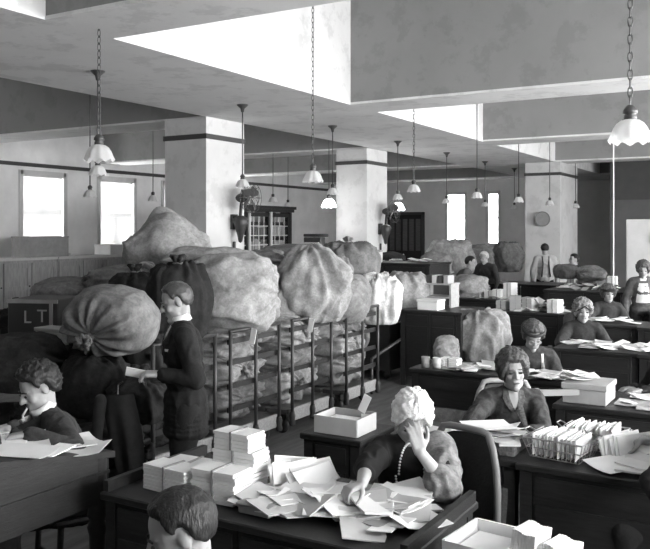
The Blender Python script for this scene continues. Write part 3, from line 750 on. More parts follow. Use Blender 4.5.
# ------------------------------------------------------------------ paper: letters, bundles, baskets
def env_mesh(w, h, th, curl):
    mb = MB(); n = 4; vs = []
    for i in range(n + 1):
        x = -w / 2 + w * i / n; z = curl * ((2 * i / n - 1) ** 2)
        vs += [(x, -h / 2, z), (x, h / 2, z), (x, h / 2, z + th), (x, -h / 2, z + th)]
    fs = [(0, 1, 2, 3), tuple(4 * n + k for k in (3, 2, 1, 0))]
    for i in range(n):
        for k in range(4): a = 4 * i + k; b = 4 * i + (k + 1) % 4; fs.append((a, a + 4, b + 4, b))
    m = mb.add(vs, fs).mesh('letter')
    bm = bmesh.new(); bm.from_mesh(m); bmesh.ops.recalc_face_normals(bm, faces=bm.faces[:]); bm.to_mesh(m); bm.free()
    return m
ENV = []
for (w, h, th, cu, mt) in ((.22, .10, .004, .003, PAPER), (.24, .11, .008, .006, PAPER), (.17, .12, .003, .004, PAPERM), (.21, .28, .002, .012, PAPER), (.26, .18, .006, .008, PAPERM)):
    m = env_mesh(w, h, th, cu); m.materials.append(mt); ENV.append(m)
def letter(loc, rot, kind, label, group, cat='letter'):
    o = bpy.data.objects.new('letter' if kind != 3 else 'paper_sheet', ENV[kind]); link(o); o.location = loc; o.rotation_euler = rot
    return tag(o, label, cat, group)
def heap(x0, x1, y0, y1, z, n, label, group, seed, hgt=.06, tilt=8, kinds=(0, 1, 0, 2, 4), slope=None):
    rg = random.Random(seed)
    for i in range(n):
        x = rg.uniform(x0, x1); y = rg.uniform(y0, y1)
        cxn = 1 - max(abs(2 * (x - x0) / (x1 - x0) - 1), abs(2 * (y - y0) / (y1 - y0) - 1)) ** 2
        zz = z + .004 + hgt * cxn * i / n + (slope(y) if slope else 0)
        letter((x, y, zz + .004), (R(rg.uniform(-tilt, tilt)), R(rg.uniform(-tilt, tilt)), rg.uniform(0, 6.28)), rg.choice(kinds), label, group)
def bundle(loc, w, d, h, rz, label, group='tied bundles of letters', n=None, mt=PAPER, strap=True):
    t = thing('letter_bundle', label, 'letter bundle', loc, rz, group); n = n or max(3, int(h / .016)); rg = random.Random(label)
    mb = MB()
    for i in range(n):
        o1, o2 = rg.uniform(-.004, .004), rg.uniform(-.004, .004)
        mb.box(-w / 2 + o1, w / 2 + o1, -d / 2 + o2, d / 2 + o2, h * i / n, h * (i + .86) / n)
    mb.build('letters', mt, t)
    if strap: MB().box(-.006, .006, -d / 2 - .005, d / 2 + .005, -.0, h + .003).build('string', ROPE, t)
    return t
# near desk: white bundles stacked at its left end
zd = .752
NB = 'white letter bundles stacked on the near desk'
bl = [(188, 494, .0, .26, .13, .10), (222, 497, .0, .24, .13, .11), (176, 478, .0, .26, .12, .07), (212, 474, .11, .22, .13, .09)]
bundle((-2.50, 2.88, zd), .26, .13, .115, R(-4), 'white letter bundle at front left corner of the near desk', NB)
bundle((-2.53, 3.06, zd), .27, .14, .085, R(3), 'low white letter bundle behind the front left one', NB)
bundle((-2.23, 2.89, zd), .23, .14, .14, R(2), 'tall white letter bundle beside the heap of letters', NB)
bundle((-2.27, 3.06, zd), .24, .15, .12, R(-3), 'white letter bundle carrying the topmost bundle', NB)
bundle((-2.25, 3.06, zd + .122), .22, .14, .065, R(5), 'white letter bundle in the middle of the tallest stack', NB)
bundle((-2.25, 3.05, zd + .19), .20, .13, .08, R(-2), 'topmost white letter bundle on the near desk', NB)
bundle((-2.36, 3.22, zd), .25, .12, .10, R(1), 'white letter bundle at the back of the stacked bundles', NB)
# upright letters leaning in a row
rg = random.Random(11)
for i in range(13):
    f = i / 12
    letter((-2.08 + .17 * f, 3.20 + .05 * math.sin(i), zd + .062 + .012 * math.sin(i * 1.7)), (R(rg.uniform(66, 80) - 40 * f), R(rg.uniform(-14, 14)), R(62 + rg.uniform(-10, 10))), rg.choice((0, 1, 2, 0)), 'letter leaning upright in the fanned row on the near desk', 'fanned upright letters on the near desk')
NH = 'loose letters heaped on the near desk'
heap(-2.08, -1.42, 2.86, 3.18, zd, 42, 'loose letter in the wide heap on the near desk', NH, 5, .07, 9)
heap(-2.05, -1.75, 2.80, 3.05, zd, 14, 'loose letter in the wide heap on the near desk', NH, 6, .04, 14)
heap(-1.72, -1.36, 3.00, 3.34, zd + .01, 10, 'open paper sheet under the writing hand on the near desk', 'paper sheets before the necklaced woman', 7, .03, 6, (3, 3, 4))
plain_box('card_box', 'flat dark card box among the letters on the near desk', 'box', CARD, -2.06, -1.90, 2.78, 2.84, zd, zd + .045, lid=.012)
# open card tray on stand
def tray(x0, x1, y0, y1, z, h, label, mt, fill=0, cat='tray', name='card_tray', flare=.0, rz=0):
    t = thing(name, label, cat, ((x0 + x1) / 2, (y0 + y1) / 2, z), rz); hx, hy = (x1 - x0) / 2, (y1 - y0) / 2
    MB().box(-hx, hx, -hy, hy, 0, .01).build('base', mt, t)
    for s in (-1, 1):
        MB().bar((s * hx, -hy, h / 2), (s * hx, hy, h / 2), .01, h).build('side', mt, t)
        MB().bar((-hx, s * hy, h / 2), (hx, s * hy, h / 2), .01, h).build('end', mt, t)
    if fill: MB().box(-hx + .02, hx - .02, -hy + .02, hy - .02, .012, .012 + fill).build('cards', PAPER, t)
    return t
tray(-2.47, -2.19, 4.09, 4.33, .762, .10, 'open pale card tray on the small dark stand', PAPERM, .05)
# basket desk
def basket(x, y, z, w, d, h, label, rz=0, nl=14, seed=0):
    t = thing('wire_basket', label, 'basket', (x, y, z), rz, group='wire letter baskets')
    mb = MB(); hx, hy, fl = w / 2, d / 2, .03
    for q in (0, .5, 1):
        e = fl * q; zz = .004 + q * h
        mb.tube([(-hx - e, -hy - e, zz), (hx + e, -hy - e, zz), (hx + e, hy + e, zz), (-hx - e, hy + e, zz)], .003 if q < 1 else .0045, 5, True)
    for i in range(13):
        f = -1 + 2 * i / 12
        for s in (-1, 1):
            mb.tube([(f * hx, s * hy, .004), (f * (hx + fl), s * (hy + fl), h)], .002, 4)
            if i % 2 == 0: mb.tube([(s * hx, f * hy, .004), (s * (hx + fl), f * (hy + fl), h)], .002, 4)
        mb.tube([(f * hx, -hy, .004), (f * hx, hy, .004)], .002, 4)
    mb.build('wire_frame', mat('bright_wire', .25, .35, spec=.6), t)
    for s in (-1, 1): MB().tube([(s * (hx + fl), -.04, h), (s * (hx + fl + .035), -.03, h + .02), (s * (hx + fl + .035), .03, h + .02), (s * (hx + fl), .04, h)], .004, 5).build('handle', MATS['bright_wire'], t)
    rg = random.Random(seed)
    c, s_ = math.cos(rz), math.sin(rz)
    for i in range(nl):
        a = (-hx + .02 + (w - .04) * i / max(1, nl - 1))
        px, py = a, rg.uniform(-.01, .01)
        letter((x + px * c - py * s_, y + px * s_ + py * c, z + .06 + rg.uniform(0, .012)), (R(90), R(rg.uniform(-2, 2)), rz + R(90) + R(rg.uniform(-6, 6))), rg.choice((0, 1, 0)), 'letter standing upright in the ' + ('near wire basket' if seed == 1 else 'rear wire basket'), 'letters in the wire baskets')
    return t
basket(-1.08, 4.30, .765, .26, .22, .10, 'near wire basket packed with white letters', R(-8), 18, 1)
basket(-.98, 4.58, .765, .26, .20, .09, 'rear wire basket behind the near packed one', R(-5), 12, 2)
tray(-1.62, -1.30, 4.16, 4.46, .763, .06, 'low woven tray beside the wire baskets', mat('wicker', .16, .8, 60, .5, .6, 120), .03)
heap(-1.56, -1.34, 4.22, 4.44, .82, 9, 'paper sheet piled on the low woven tray', 'papers on the woven tray', 12, .05, 12, (3, 3, 1))
heap(-1.98, -1.68, 4.14, 4.42, .763, 8, 'letter scattered at left end of the dark-bloused woman\'s desk', 'letters by the writing woman', 13, .03, 10)
rg = random.Random(21)
for i in range(5):
    letter((-.84 + .022 * i, 4.42 + .01 * i, .83), (R(90), R(0), R(62)), 1, 'letter leaning in the short upright row right of the baskets', 'upright letters right of the baskets').rotation_euler = (R(78), R(rg.uniform(-6, 6)), R(60 + rg.uniform(-6, 6)))
heap(-.80, -.55, 4.16, 4.40, .763, 9, 'letter lying flat right of the wire baskets', 'letters flat right of the baskets', 22, .03, 6, (0, 1, 3))
bundle((-.45, 4.35, .763), .22, .26, .10, R(5), 'grey block of papers at right end of the basket desk', mt=PAPERM)
# file box on row C
t = plain_box('file_box', 'long grey file box on the middle right desk', 'box', mat('box_board', .36, .7, 6, .12), -1.42, -1.13, 5.66, 5.98, .762, .90, lid=.04)
heap(-1.40, -1.28, 5.80, 5.92, .902, 6, 'paper sheet crumpled on the lid of the long grey file box', 'papers on the file box', 31, .04, 10, (3, 0, 1))
heap(-1.0, -.5, 5.75, 6.1, .763, 7, 'letter on the middle right desk beside the file box', 'letters beside the file box', 32, .02, 5, (3, 0, 4))
# desk with cups
for i, (u, v) in enumerate([(423, 362), (437, 362)]):
    p = WZ(u, v + 6, .763)
    t = thing('tin_cup', ['small tin cup at left end of the desk with papers', 'white tin beside the small cup'][i], 'cup', (p.x, max(p.y, 6.5), .763))
    MB().lathe([(.001, 0), (.035, 0), (.038, .09), (.035, .09), (.032, .008), (.001, .006)], 18).build('body', GREYP if i else CARD, t, True)
    MB().tube([(.038, 0, .075), (.062, 0, .065), (.062, 0, .035), (.037, 0, .025)], .005, 6).build('handle', GREYP if i else CARD, t, True)
bundle((-2.62, 6.62, .763), .16, .12, .08, 0, 'small white packet on the desk with cups')
heap(-2.6, -2.25, 6.48, 6.85, .763, 10, 'letter on the desk with cups', 'letters on the desk with cups', 41, .02, 8)
heap(-2.12, -1.56, 6.48, 6.75, .763, 10, 'letter on the aproned woman\'s desk', 'letters of the aproned woman', 42, .03, 8)
heap(-2.1, -1.4, 8.32, 8.75, .763, 18, 'letter on the wavy-haired woman\'s desk', 'letters of the wavy-haired woman', 43, .05, 12)
heap(-1.3, -.9, 8.3, 8.7, .763, 12, 'letter piled on the dark desk at the right edge', 'letters on the right edge desk', 44, .10, 16, (1, 3, 0))
heap(-2.45, -1.8, 10.65, 11.1, .763, 12, 'letter on the eyeshade woman\'s desk', 'letters of the eyeshade woman', 45, .05, 8, (3, 0, 1))
heap(-1.7, -.9, 12.7, 13.2, .763, 14, 'letter on the farthest desk before the locker', 'letters on the farthest desk', 46, .07, 12)
# slanted desk papers
sl = lambda y: .867 + (2.88 - y) * .163
heap(-3.35, -2.98, 2.45, 2.86, 0, 12, 'paper sheet lying on the slant-topped desk', 'papers on the slant-topped desk', 51, .02, 3, (3, 3, 0), slope=sl)
heap(-4.0, -3.5, 2.3, 2.7, 0, 12, 'letter at the left end of the slant-topped desk', 'letters on the slant-topped desk', 52, .03, 6, (3, 0, 1), slope=sl)
# foreground table at bottom right with index boxes
desk(-1.14, .2, 2.45, 3.05, 'front right table carrying the open card box and white card blocks', z=.75, name='front_table')
p = WZ(482, 540, .755)
tray(-1.08, -.87, 2.68, 2.95, .752, .10, 'open white card box on the front right table', PAPER, .05, 'box', 'card_box', rz=R(-6))
for i, (u, w) in enumerate([(528, .10), (560, .10)]):
    q = WZ(u, 540, .755); q.y = 2.80 + .0 * i
    k = (u - 325) / FPX
    d = 2.80 / (COS + SIN * k); x = d * (k * COS - SIN)
    t = thing('card_block', ['taller upright block of white cards beside the open box', 'shorter upright block of white cards at the right'][i], 'card block', (x, 2.80, .752), R(-12), 'upright blocks of white cards')
    mb = MB()
    for j in range(9): mb.box(-.045 + .010 * j, -.045 + .010 * j + .0088, -.06, .06, 0, .16 - .03 * i + .003 * math.sin(j), Matrix.Rotation(R(6), 4, 'Y'))
    mb.build('cards', PAPER, t); MB().box(-.05, .05, -.062, .062, 0, .04, Matrix.Rotation(R(6), 4, 'Y')).build('wrapper', PAPERM, t)
heap(-.7, -.4, 2.55, 2.95, .752, 8, 'letter on the front right table', 'letters on the front right table', 61, .02, 5)

# ------------------------------------------------------------------ people
PEND = []
def grow(mb, name, material, parent, voxel, smooth=3, wrinkle=0, wscale=14):
    o = mb.build(name, material, parent, True)
    r = o.modifiers.new('r', 'REMESH'); r.mode = 'VOXEL'; r.voxel_size = voxel; r.use_smooth_shade = True
    s = o.modifiers.new('s', 'SMOOTH'); s.iterations = smooth; s.factor = .5
    PEND.append((o, wrinkle, wscale)); return o
def finish():
    bpy.context.view_layer.update(); dg = bpy.context.evaluated_depsgraph_get(); res = []
    for o, w, sc in PEND: res.append(bpy.data.meshes.new_from_object(o.evaluated_get(dg)))
    for (o, w, sc), me in zip(PEND, res):
        mt = o.data.materials[0]; o.modifiers.clear(); o.data = me; me.name = o.name
        me.materials.clear(); me.materials.append(mt)
        if w:
            nr = [v.normal.copy() for v in me.vertices]
            for v, n in zip(me.vertices, nr):
                q = v.co * sc; q = q + Vector((noise.noise(q * .5), noise.noise(q * .5 + Vector((5, 0, 0))), noise.noise(q * .5 + Vector((0, 5, 0))))) * 1.2
                v.co += n * w * (1 - 2.4 * abs(noise.noise(Vector((q.x, q.y, q.z * .55)))))
        for p in me.polygons: p.use_smooth = True
    PEND.clear()
def ik(a, b, l1, l2, pole):
    d = b - a; D = d.length; mx = (l1 + l2) * .995
    if D > mx: b = a + d * (mx / D); d = b - a; D = mx
    x = (l1 * l1 - l2 * l2 + D * D) / (2 * D); h = math.sqrt(max(0, l1 * l1 - x * x)); dn = d.normalized()
    p = pole - dn * pole.dot(dn); p.normalize()
    return a + dn * x + p * h, b
def hand(mb, w, fwd, pn, side, curl=.5, sc=1.0):
    """wrist w, finger direction, palm normal, side=+1 thumb towards (fwd x pn)"""
    f = fwd.normalized(); n = (pn - f * pn.dot(f)).normalized(); t = f.cross(n).normalized() * side
    for i, k in enumerate((.028, .010, -.010, -.028)):
        mb.cap(w + t * k * .55 * sc, .017 * sc, w + (f * .082 + t * k) * sc, .0125 * sc, 8)
    mb.cap(w + (f * .02 + n * .006) * sc, .022 * sc, w + (f * .06 + n * .008) * sc, .018 * sc, 8)
    for i, (k, L) in enumerate(((.029, .070), (.010, .080), (-.010, .074), (-.028, .056))):
        p = w + (f * .085 + t * k) * sc; a = R(10) * curl; r = .0092
        for j, fr in enumerate((.45, .31, .24)):
            a += curl * (.75, .8, .6)[j] * (1 + .08 * i); d = f * math.cos(a) + n * math.sin(a) + t * (k * 5.0) * (1 - curl * .6)
            q = p + d.normalized() * L * fr * sc; mb.cap(p, r * sc, q, (r - .0012) * sc, 8); p = q; r -= .0011
    p = w + (f * .022 + t * .026) * sc
    for j, L in enumerate((.042, .034, .027)):
        d = f * (.55 + .2 * j) + t * (.75 - .35 * j) + n * (.25 + .35 * curl); q = p + d.normalized() * L * sc
        mb.cap(p, (.0145 - .0018 * j) * sc, q, (.0128 - .0018 * j) * sc, 8); p = q
def pw_(f):
    K = ((0, 36), (.6, 34), (.95, 26), (1.12, 4), (1.27, -8), (1.42, 6), (1.62, 2), (1.78, -32), (2.2, -54), (3.2, -60))
    for (a, b), (c, d) in zip(K, K[1:]):
        if f <= c: return R(b + (d - b) * (f - a) / (c - a))
    return R(-56)
def hair_mesh(style, Mh, hc, seed=0, hv=1):
    nu, nv = 72, 44; vs = []; fs = []
    for i in range(nv + 1):
        el = math.pi / 2 - math.pi * i / nv
        for k in range(nu):
            az = 2 * math.pi * k / nu            # 0 = forward
            d = Vector((math.sin(az) * math.cos(el), math.cos(az) * math.cos(el), math.sin(el)))
            f = abs((az + math.pi) % (2 * math.pi) - math.pi)  # 0 front .. pi back
            if style == 'short': lim = pw_(f); th, cr = .013, .005
            elif style == 'curly': lim = pw_(f) - R(3); th, cr = .028, .020
            elif style == 'bob': lim = R(22) - R(85) * min(1, max(0, (f - .5) / .6)); th, cr = .027, .012
            elif style == 'wavy': lim = R(24) - R(85) * min(1, max(0, (f - .55) / .7)); th, cr = .020, .012
            else: lim = R(30) - R(80) * min(1, max(0, (f - .6) / .8)); th, cr = .020, .010
            cov = min(1, max(0, (el - lim) / R(14 if style in ('short', 'curly') else 10))); cov = cov ** .6
            base = Vector((d.x * .078, d.y * .098 - .012, d.z * .092 + .026))
            q = d * 3 + Vector((seed, 0, 0)); wv = math.cos(el) * math.sin(11 * az + 5 * noise.noise(q) + 3 * el) if style in ('wavy', 'updo', 'bob') else 0
            n = noise.noise(d * (7 if style == 'curly' else 5) + Vector((seed * 3, 1, 2))) + .5 * noise.noise(d * 14 + Vector((seed, 0, 0)))
            off = -.02 * (1 - cov) + hv * cov * (th + cr * (n * .8 + .45 * wv))
            vs.append(hc + Mh @ (base + d * off))
    for i in range(nv):
        for k in range(nu): fs.append((i * nu + k, i * nu + (k + 1) % nu, (i + 1) * nu + (k + 1) % nu, (i + 1) * nu + k))
    return MB().add(vs, fs)
def person(label, loc, face, pose='sit', hipz=.50, lean=0, side_lean=0, hp=0, hy=0, hr=0, hands=None, style='short', hair=HAIRD, top=SUIT, bottom=SUIT, top_name='jacket', female=False, vox=.0075, sc=1.0, curl=(.55, .55), sleeve=1.0, seed=0, collar=None, twist=0, poles=None, sleeve_mats=None, headoff=(0, 0, 0), hv=1):
    t = thing('person', label, 'person', loc, face)
    inv = Matrix.Rotation(-face, 3, 'Z'); L0 = Vector(loc)
    def loc_(p): return inv @ (Vector(p) - L0)
    body = MB(); tp = MB(); bt = MB()
    hip = Vector((0, 0, hipz)); up = Vector((math.sin(side_lean) * math.cos(lean), math.sin(lean), math.cos(lean))); fw = Vector((0, math.cos(lean), -math.sin(lean)))
    waist = hip + up * .16 * sc; chest = hip + up * .34 * sc; nb = hip + up * .50 * sc
    tw = Matrix.Rotation(twist, 3, 'Z'); rx = tw @ Vector((1, 0, 0))
    sw = (.155 if female else .178) * sc; T = Matrix((rx, fw, up)).transposed()
    # torso
    body.ball(hip, (.15, .11, .11), T); body.cap(hip, .11, waist, .10); body.ball(chest, (.14, .10, .16), T); body.cap(nb - up * .05, .05, nb + up * .03, .05)
    g = .018
    tp.ball(hip + up * .02, (.165 + g, .125 + g, .12), T); tp.ball(waist, (.145 + g, .11 + g, .14), T)
    tp.ball(chest, ((.158 if female else .172) + g, .115 + g, .175), T)
    if female: tp.ball(chest + fw * .06 - up * .03, (.13, .085, .085), T)
    sh = [nb - up * .055 * sc + rx * s * sw for s in (-1, 1)]
    tp.cap(sh[0], .068, nb - up * .02, .07); tp.cap(sh[1], .068, nb - up * .02, .07); body.cap(sh[0], .05, sh[1], .05)
    # head
    hc = nb + Vector((0, .02 + .05 * math.sin(hp), .145 - .02 * math.sin(hp))) * sc + up * .01 + Vector(headoff)
    Mh = Matrix.Rotation(hy, 3, 'Z') @ Matrix.Rotation(-hp, 3, 'X') @ Matrix.Rotation(hr, 3, 'Y')
    def h(*p): return hc + Mh @ Vector(p)
    B = body.ball
    B(h(0, -.012, .03), (.074, .095, .085), Mh, 18, 12); B(h(0, .022, -.028), (.060, .066, .084), Mh, 16, 10); B(h(0, .035, -.078), (.045, .045, .034), Mh)
    B(h(0, .076, -.102), (.024, .020, .019), Mh); body.cap(h(-.040, .02, -.085), .022, h(0, .07, -.100), .022, 8); body.cap(h(.040, .02, -.085), .022, h(0, .07, -.100), .022, 8); body.cap(h(0, .086, .014), .008, h(0, .108 if not female else .104, -.024), .0135 if not female else .0105, 8); B(h(.012, .094, -.028), .009); B(h(-.012, .094, -.028), .009)
    B(h(0, .070, .024), (.046, .014, .009), Mh); B(h(.034, .058, -.026), .024); B(h(-.034, .058, -.026), .024)
    B(h(0, .080, -.056), (.024, .012, .007), Mh); B(h(0, .078, -.070), (.020, .011, .007), Mh)
    for s in (-1, 1): B(h(s * .074, -.008, -.004), (.010, .020, .032), Mh)
    body.cap(h(0, -.022, -.05), .052 if not female else .046, nb + up * .0, .056 if not female else .05)
    # arms
    l1, l2 = .285 * sc, .245 * sc
    hands = hands or {}
    for i, s in enumerate((-1, 1)):
        hd = hands.get('L' if s < 0 else 'R')
        if hd is None: w = sh[i] + Vector((s * .08, .06, -.5)); fd = None; pn = None
        else: w = loc_(hd[0]); fd = inv @ Vector(hd[1]) if len(hd) > 1 and hd[1] is not None else None; pn = inv @ Vector(hd[2]) if len(hd) > 2 else None
        pole = Vector((s * .6, -.5, -.7)) if not (poles and poles[i] is not None) else inv @ Vector(poles[i])
        el, w = ik(sh[i], w, l1, l2, pole)
        body.cap(sh[i], .046, el, .038); body.cap(el, .036, w, .024)
        fa = (w - el).normalized(); fd = fd if fd is not None else fa; pn = pn if pn is not None else Vector((0, 0, -1))
        hand(body, w, fd, pn, s if True else 1, curl[i], sc * (1.0 if not female else .93))
        e2 = el + (w - el) * (.93 if sleeve >= 1 else max(0, sleeve - .5) * 2)
        smb = tp
        smb.cap(sh[i], .068, el, .056); 
        if sleeve > .5: smb.cap(el, .054, e2, .040)
    # legs
    for s in (-1, 1):
        hj = hip + Vector((s * .09, 0, -.03))
        if pose == 'sit': kn = Vector((s * .11, .42, hipz - .01)); ft = Vector((s * .11, .36, .08))
        else: kn = Vector((s * .09, .03, hipz * .53)); ft = Vector((s * .10, -.02, .08))
        body.cap(hj, .075, kn, .052); body.cap(kn, .05, ft, .036); body.cap(ft + Vector((0, -.03, -.04)), .038, ft + Vector((0, .14, -.045)), .032)
        bt.cap(hj, .098, kn, .070); bt.cap(kn, .068, ft + Vector((0, 0, .05)), .055)
    bt.ball(hip, (.165, .13, .11), T)
    if pose != 'sit' and top_name == 'jacket': [tp.ball(hip - Vector((0, 0, .03 * k)), (.178 + .002 * k, .138 + .002 * k, .07)) for k in range(7)]
    bo = grow(body, 'body', SKIN, t, vox if vox < .009 else vox, 2)
    grow(tp, top_name, top, t, vox * 1.25, 4, .007, 13); grow(bt, 'skirt' if female else 'trousers', bottom, t, .016, 3, .006, 10)
    hair_mesh(style, Mh, hc, seed, hv).build('hair', hair, t, True)
    if style == 'updo': MB().ball(h(0, -.10, .05), (.05, .045, .05), Mh).build('hair_bun', hair, t, True)
    for s in (-1, 1):
        MB().ball(h(s * .030, .0855, .002), (.015, .006, .0072), Mh, 10, 6).build('eye', DARKF, t, True)
        MB().cap(h(s * .046, .079, .022), .0035 if not female else .002, h(s * .017, .090, .026), .0045 if not female else .0028, 6).build('eyebrow', hair if hair is not HAIRG else CARD, t, True)
    MB().ball(h(0, .0925, -.063), (.023, .004, .0045), Mh, 10, 6).build('mouth', LIPS, t, True)
    if collar:
        c = MB(); n = 20
        cp = nb + up * .035
        for (r0, z0, r1, z1) in ((.070, -.015, .062, .03),):
            pr = [(r0 - .006, z0), (r0, z0), (r1, z1), (r1 - .006, z1)]
            c.lathe(pr, 24, M=Matrix.Translation(cp + Vector((0, .005, 0))) @ (T @ Matrix.Rotation(R(-12), 3, 'X')).to_4x4())
        c.build('collar', collar, t, True)
    t['_'] = 0; del t['_']
    return dict(t=t, h=h, Mh=Mh, nb=nb, chest=chest, up=up, fw=fw, T=T, rx=rx, hc=hc, sh=sh)
def faceto(v): return math.atan2(-v[0], v[1])        # local +y -> world direction v
IMR = Vector((COS, SIN, 0)); IMF = Vector((-SIN, COS, 0))   # image right, away from viewer
def wv(r, f, z=0): return IMR * r + IMF * f + Vector((0, 0, z))

# 1 woman with bead necklace
q = W(408, 460, 3.98)
A = person('silver-haired woman in black dress and beads resting her face on her hand', (q.x, q.y + .05, 0), faceto(wv(-.12, -1)), hipz=.47, sc=.94, lean=R(14), hp=R(38), hy=R(6), hr=R(-6),
   hands={'L': (W(420, 452, 3.52), wv(-.25, -.05, 1), wv(-.25, .9, .1)), 'R': (W(362, 484, 3.46), wv(-.7, -.5, -.1), (0, 0, -1))}, curl=(.28, .75), style='wavy', hair=HAIRG, top=DRESSB, bottom=DRESSB, top_name='dress', female=True, vox=.006, sleeve=.6, seed=2, poles=(wv(.45, -.2, -1), wv(-1, .2, -.4)))
sl_ = MB(); s0 = A['sh'][0]; inv = Matrix.Rotation(-A['t'].rotation_euler.z, 3, 'Z'); wl = inv @ (W(420, 452, 3.52) - A['t'].location)
el, _ = ik(s0, wl, .285, .245, inv @ wv(.45, -.2, -1))
sl_.cap(s0 + Vector((.02, 0, .02)), .082, s0 + (el - s0) * .55, .082); sl_.cap(s0 + (el - s0) * .5, .082, el + (el - s0) * .05, .078); sl_.cap(el, .075, el + (wl - el) * .22, .066)
sl_.cap(s0 + Vector((.03, .03, .0)), .07, A['chest'] + A['rx'] * -.08 + A['fw'] * .09 - A['up'] * .02, .05)
grow(sl_, 'loose_sleeve', DRESSM, A['t'], .008, 4, .010, 16)
pw = W(395, 398, 3.9)
fl = thing('paper_slip', 'folded white slip standing in the open card tray', 'paper', (-2.24, 4.30, .87))
# 2 dark-bloused woman
q = W(505, 440, 5.15)
B2 = person('dark-haired woman in dark blouse writing and looking up at the viewer', (q.x, q.y + .1, 0), faceto(wv(-.05, -1)), hipz=.45, sc=.95, lean=R(9), hp=R(6), hy=R(4), hr=R(3),
   hands={'R': (W(474, 428, 4.75), wv(-.1, -.8, -.35), (0, 0, -1)), 'L': (W(532, 432, 4.75), wv(-.5, -.6, -.2), (0, 0, -1))}, curl=(.5, .8), style='bob', hair=HAIRM, top=DRESSG, bottom=DRESSB, top_name='blouse', female=True, vox=.007, seed=3)
p = W(474, 426, 4.66); o = MB().tube([(-.03, -.02, .03), (.01, .05, .12)], .004, 6).build('pen', DARKF); o.location = p; tag(o, 'thin dark pen in the writing woman\'s hand', 'pen')
chair((q.x, q.y + .12, 0), faceto(wv(-.05, -1)), 'pale bowed chair under the dark-bloused woman', 'round', WOODM, rail=WOODL)
# 3 aproned woman
q = W(529, 400, 7.1)
D3 = person('woman in white apron with banded hair bending over her desk', (q.x, q.y + .05, 0), faceto(wv(-.12, -1)), hipz=.45, sc=.94, lean=R(14), hp=R(32), hy=R(4),
   hands={'R': (W(508, 374, 6.75), wv(.6, -.6, -.1), (0, 0, -1)), 'L': (W(550, 376, 6.75), wv(-.6, -.5, -.1), (0, 0, -1))}, style='updo', hair=HAIRM, top=DRESSG, bottom=DRESSB, top_name='cardigan', female=True, vox=.009, seed=4)
bnd = MB(); Mh = D3['Mh']
bnd.tube([D3['h'](.092 * math.sin(x), .110 * math.cos(x) - .014, .066 + .004 * math.cos(x)) for x in [2 * math.pi * i / 28 for i in range(28)]], .014, 8, True); bnd.build('hair_band', DARKF, D3['t'], True)
gl = MB()
for s in (-1, 1): gl.tube([D3['h'](s * .032 + .02 * math.cos(x), .100, .002 + .017 * math.sin(x)) for x in [2 * math.pi * i / 14 for i in range(14)]], .0028, 5, True)
gl.tube([D3['h'](-.012, .104, .004), D3['h'](.012, .104, .004)], .0025, 5); gl.build('spectacles', PAPERM, D3['t'], True)
chair((q.x, q.y + .1, 0), faceto(wv(-.1, -1)), 'dark chair under the aproned woman', 'square')
# 4 wavy-haired woman
q = W(583, 400, 8.95)
D4 = person('wavy-haired woman in dark dress glancing left at the third desk row', (q.x, q.y, 0), faceto(wv(-.35, -1)), hipz=.46, sc=.94, lean=R(8), hp=R(10), hy=R(14),
   hands={'R': (W(560, 346, 8.55), wv(-.2, -.8, -.1), (0, 0, -1)), 'L': (W(606, 348, 8.5), wv(-.6, -.6, -.1), (0, 0, -1))}, style='wavy', hair=mat('streaked_hair', .20, .6, 60, .7, .5, 100), top=SUITM, bottom=DRESSB, top_name='dress', female=True, vox=.010, seed=5, hv=1.5)
MB().tube([D4['h'](.098 * math.sin(x), .104 * math.cos(x) - .012, .075 - .08 * abs(math.sin(x))) for x in [R(-110) + R(220) * i / 16 for i in range(17)]], .008, 6).build('hair_band', DARKF, D4['t'], True)
chair((q.x, q.y + .08, 0), faceto(wv(-.3, -1)), 'dark chair under the wavy-haired woman', 'square')
# 5 woman with eyeshade
q = W(607, 400, 11.3)
D5 = person('woman wearing an eyeshade seated at the fourth desk row', (q.x, q.y, 0), faceto(wv(-.1, -1)), hipz=.46, sc=.94, lean=R(5), hp=R(6), hy=R(6),
   hands={'R': (W(590, 322, 10.9), wv(.2, -.8, -.1), (0, 0, -1)), 'L': (W(625, 322, 10.9), wv(-.6, -.6, -.1), (0, 0, -1))}, style='bob', hair=HAIRM, top=SUITM, bottom=DRESSB, top_name='dress', female=True, vox=.011, seed=6)
e = MB(); e.tube([D5['h'](.098 * math.sin(x), .115 * math.cos(x) - .012, .062) for x in [2 * math.pi * i / 24 for i in range(24)]], .014, 8, True)
e.ball(D5['h'](0, .115, .06), (.075, .055, .010), D5['Mh'] @ Matrix.Rotation(R(-18), 3, 'X')); e.build('eyeshade', DARKF, D5['t'], True)
chair((q.x, q.y + .08, 0), faceto(wv(-.1, -1)), 'dark chair under the woman in the eyeshade', 'square')
# 6 standing man
q = W(186, 400, 5.25)
fd6 = faceto(wv(-1, -.28)); zt = 0
D6 = person('standing man in dark three-piece suit reading a letter beside the carts', (q.x, q.y, 0), fd6, pose='stand', hipz=.84, lean=R(3), hp=R(20), hy=R(2),
   hands={'L': (W(160, 374, 5.05), wv(-1, -.15, .05), wv(.1, .3, -1)), 'R': (W(163, 378, 5.28), wv(-1, -.1, .15), wv(0, -.6, -.6))}, curl=(.6, .7), style='short', hair=mat('slick_hair', .05, .3, 90, .8, .3, 120, stretch=(.3, 3, 3), spec=.6), top=SUIT, bottom=SUIT, vox=.0065, seed=7, collar=SHIRT, poles=(wv(.8, -.4, -1), wv(.8, .3, -1)))
lt = MB().box(-.075, .05, -.003, .003, -.035, .03, Matrix.Rotation(R(14), 4, 'Y')).build('letter', PAPER); lt.location = W(138, 373, 5.08); lt.rotation_euler = (R(28), 0, TH); tag(lt, 'small white letter held by the standing man', 'letter')
t6 = D6['t']; T6 = D6['T']
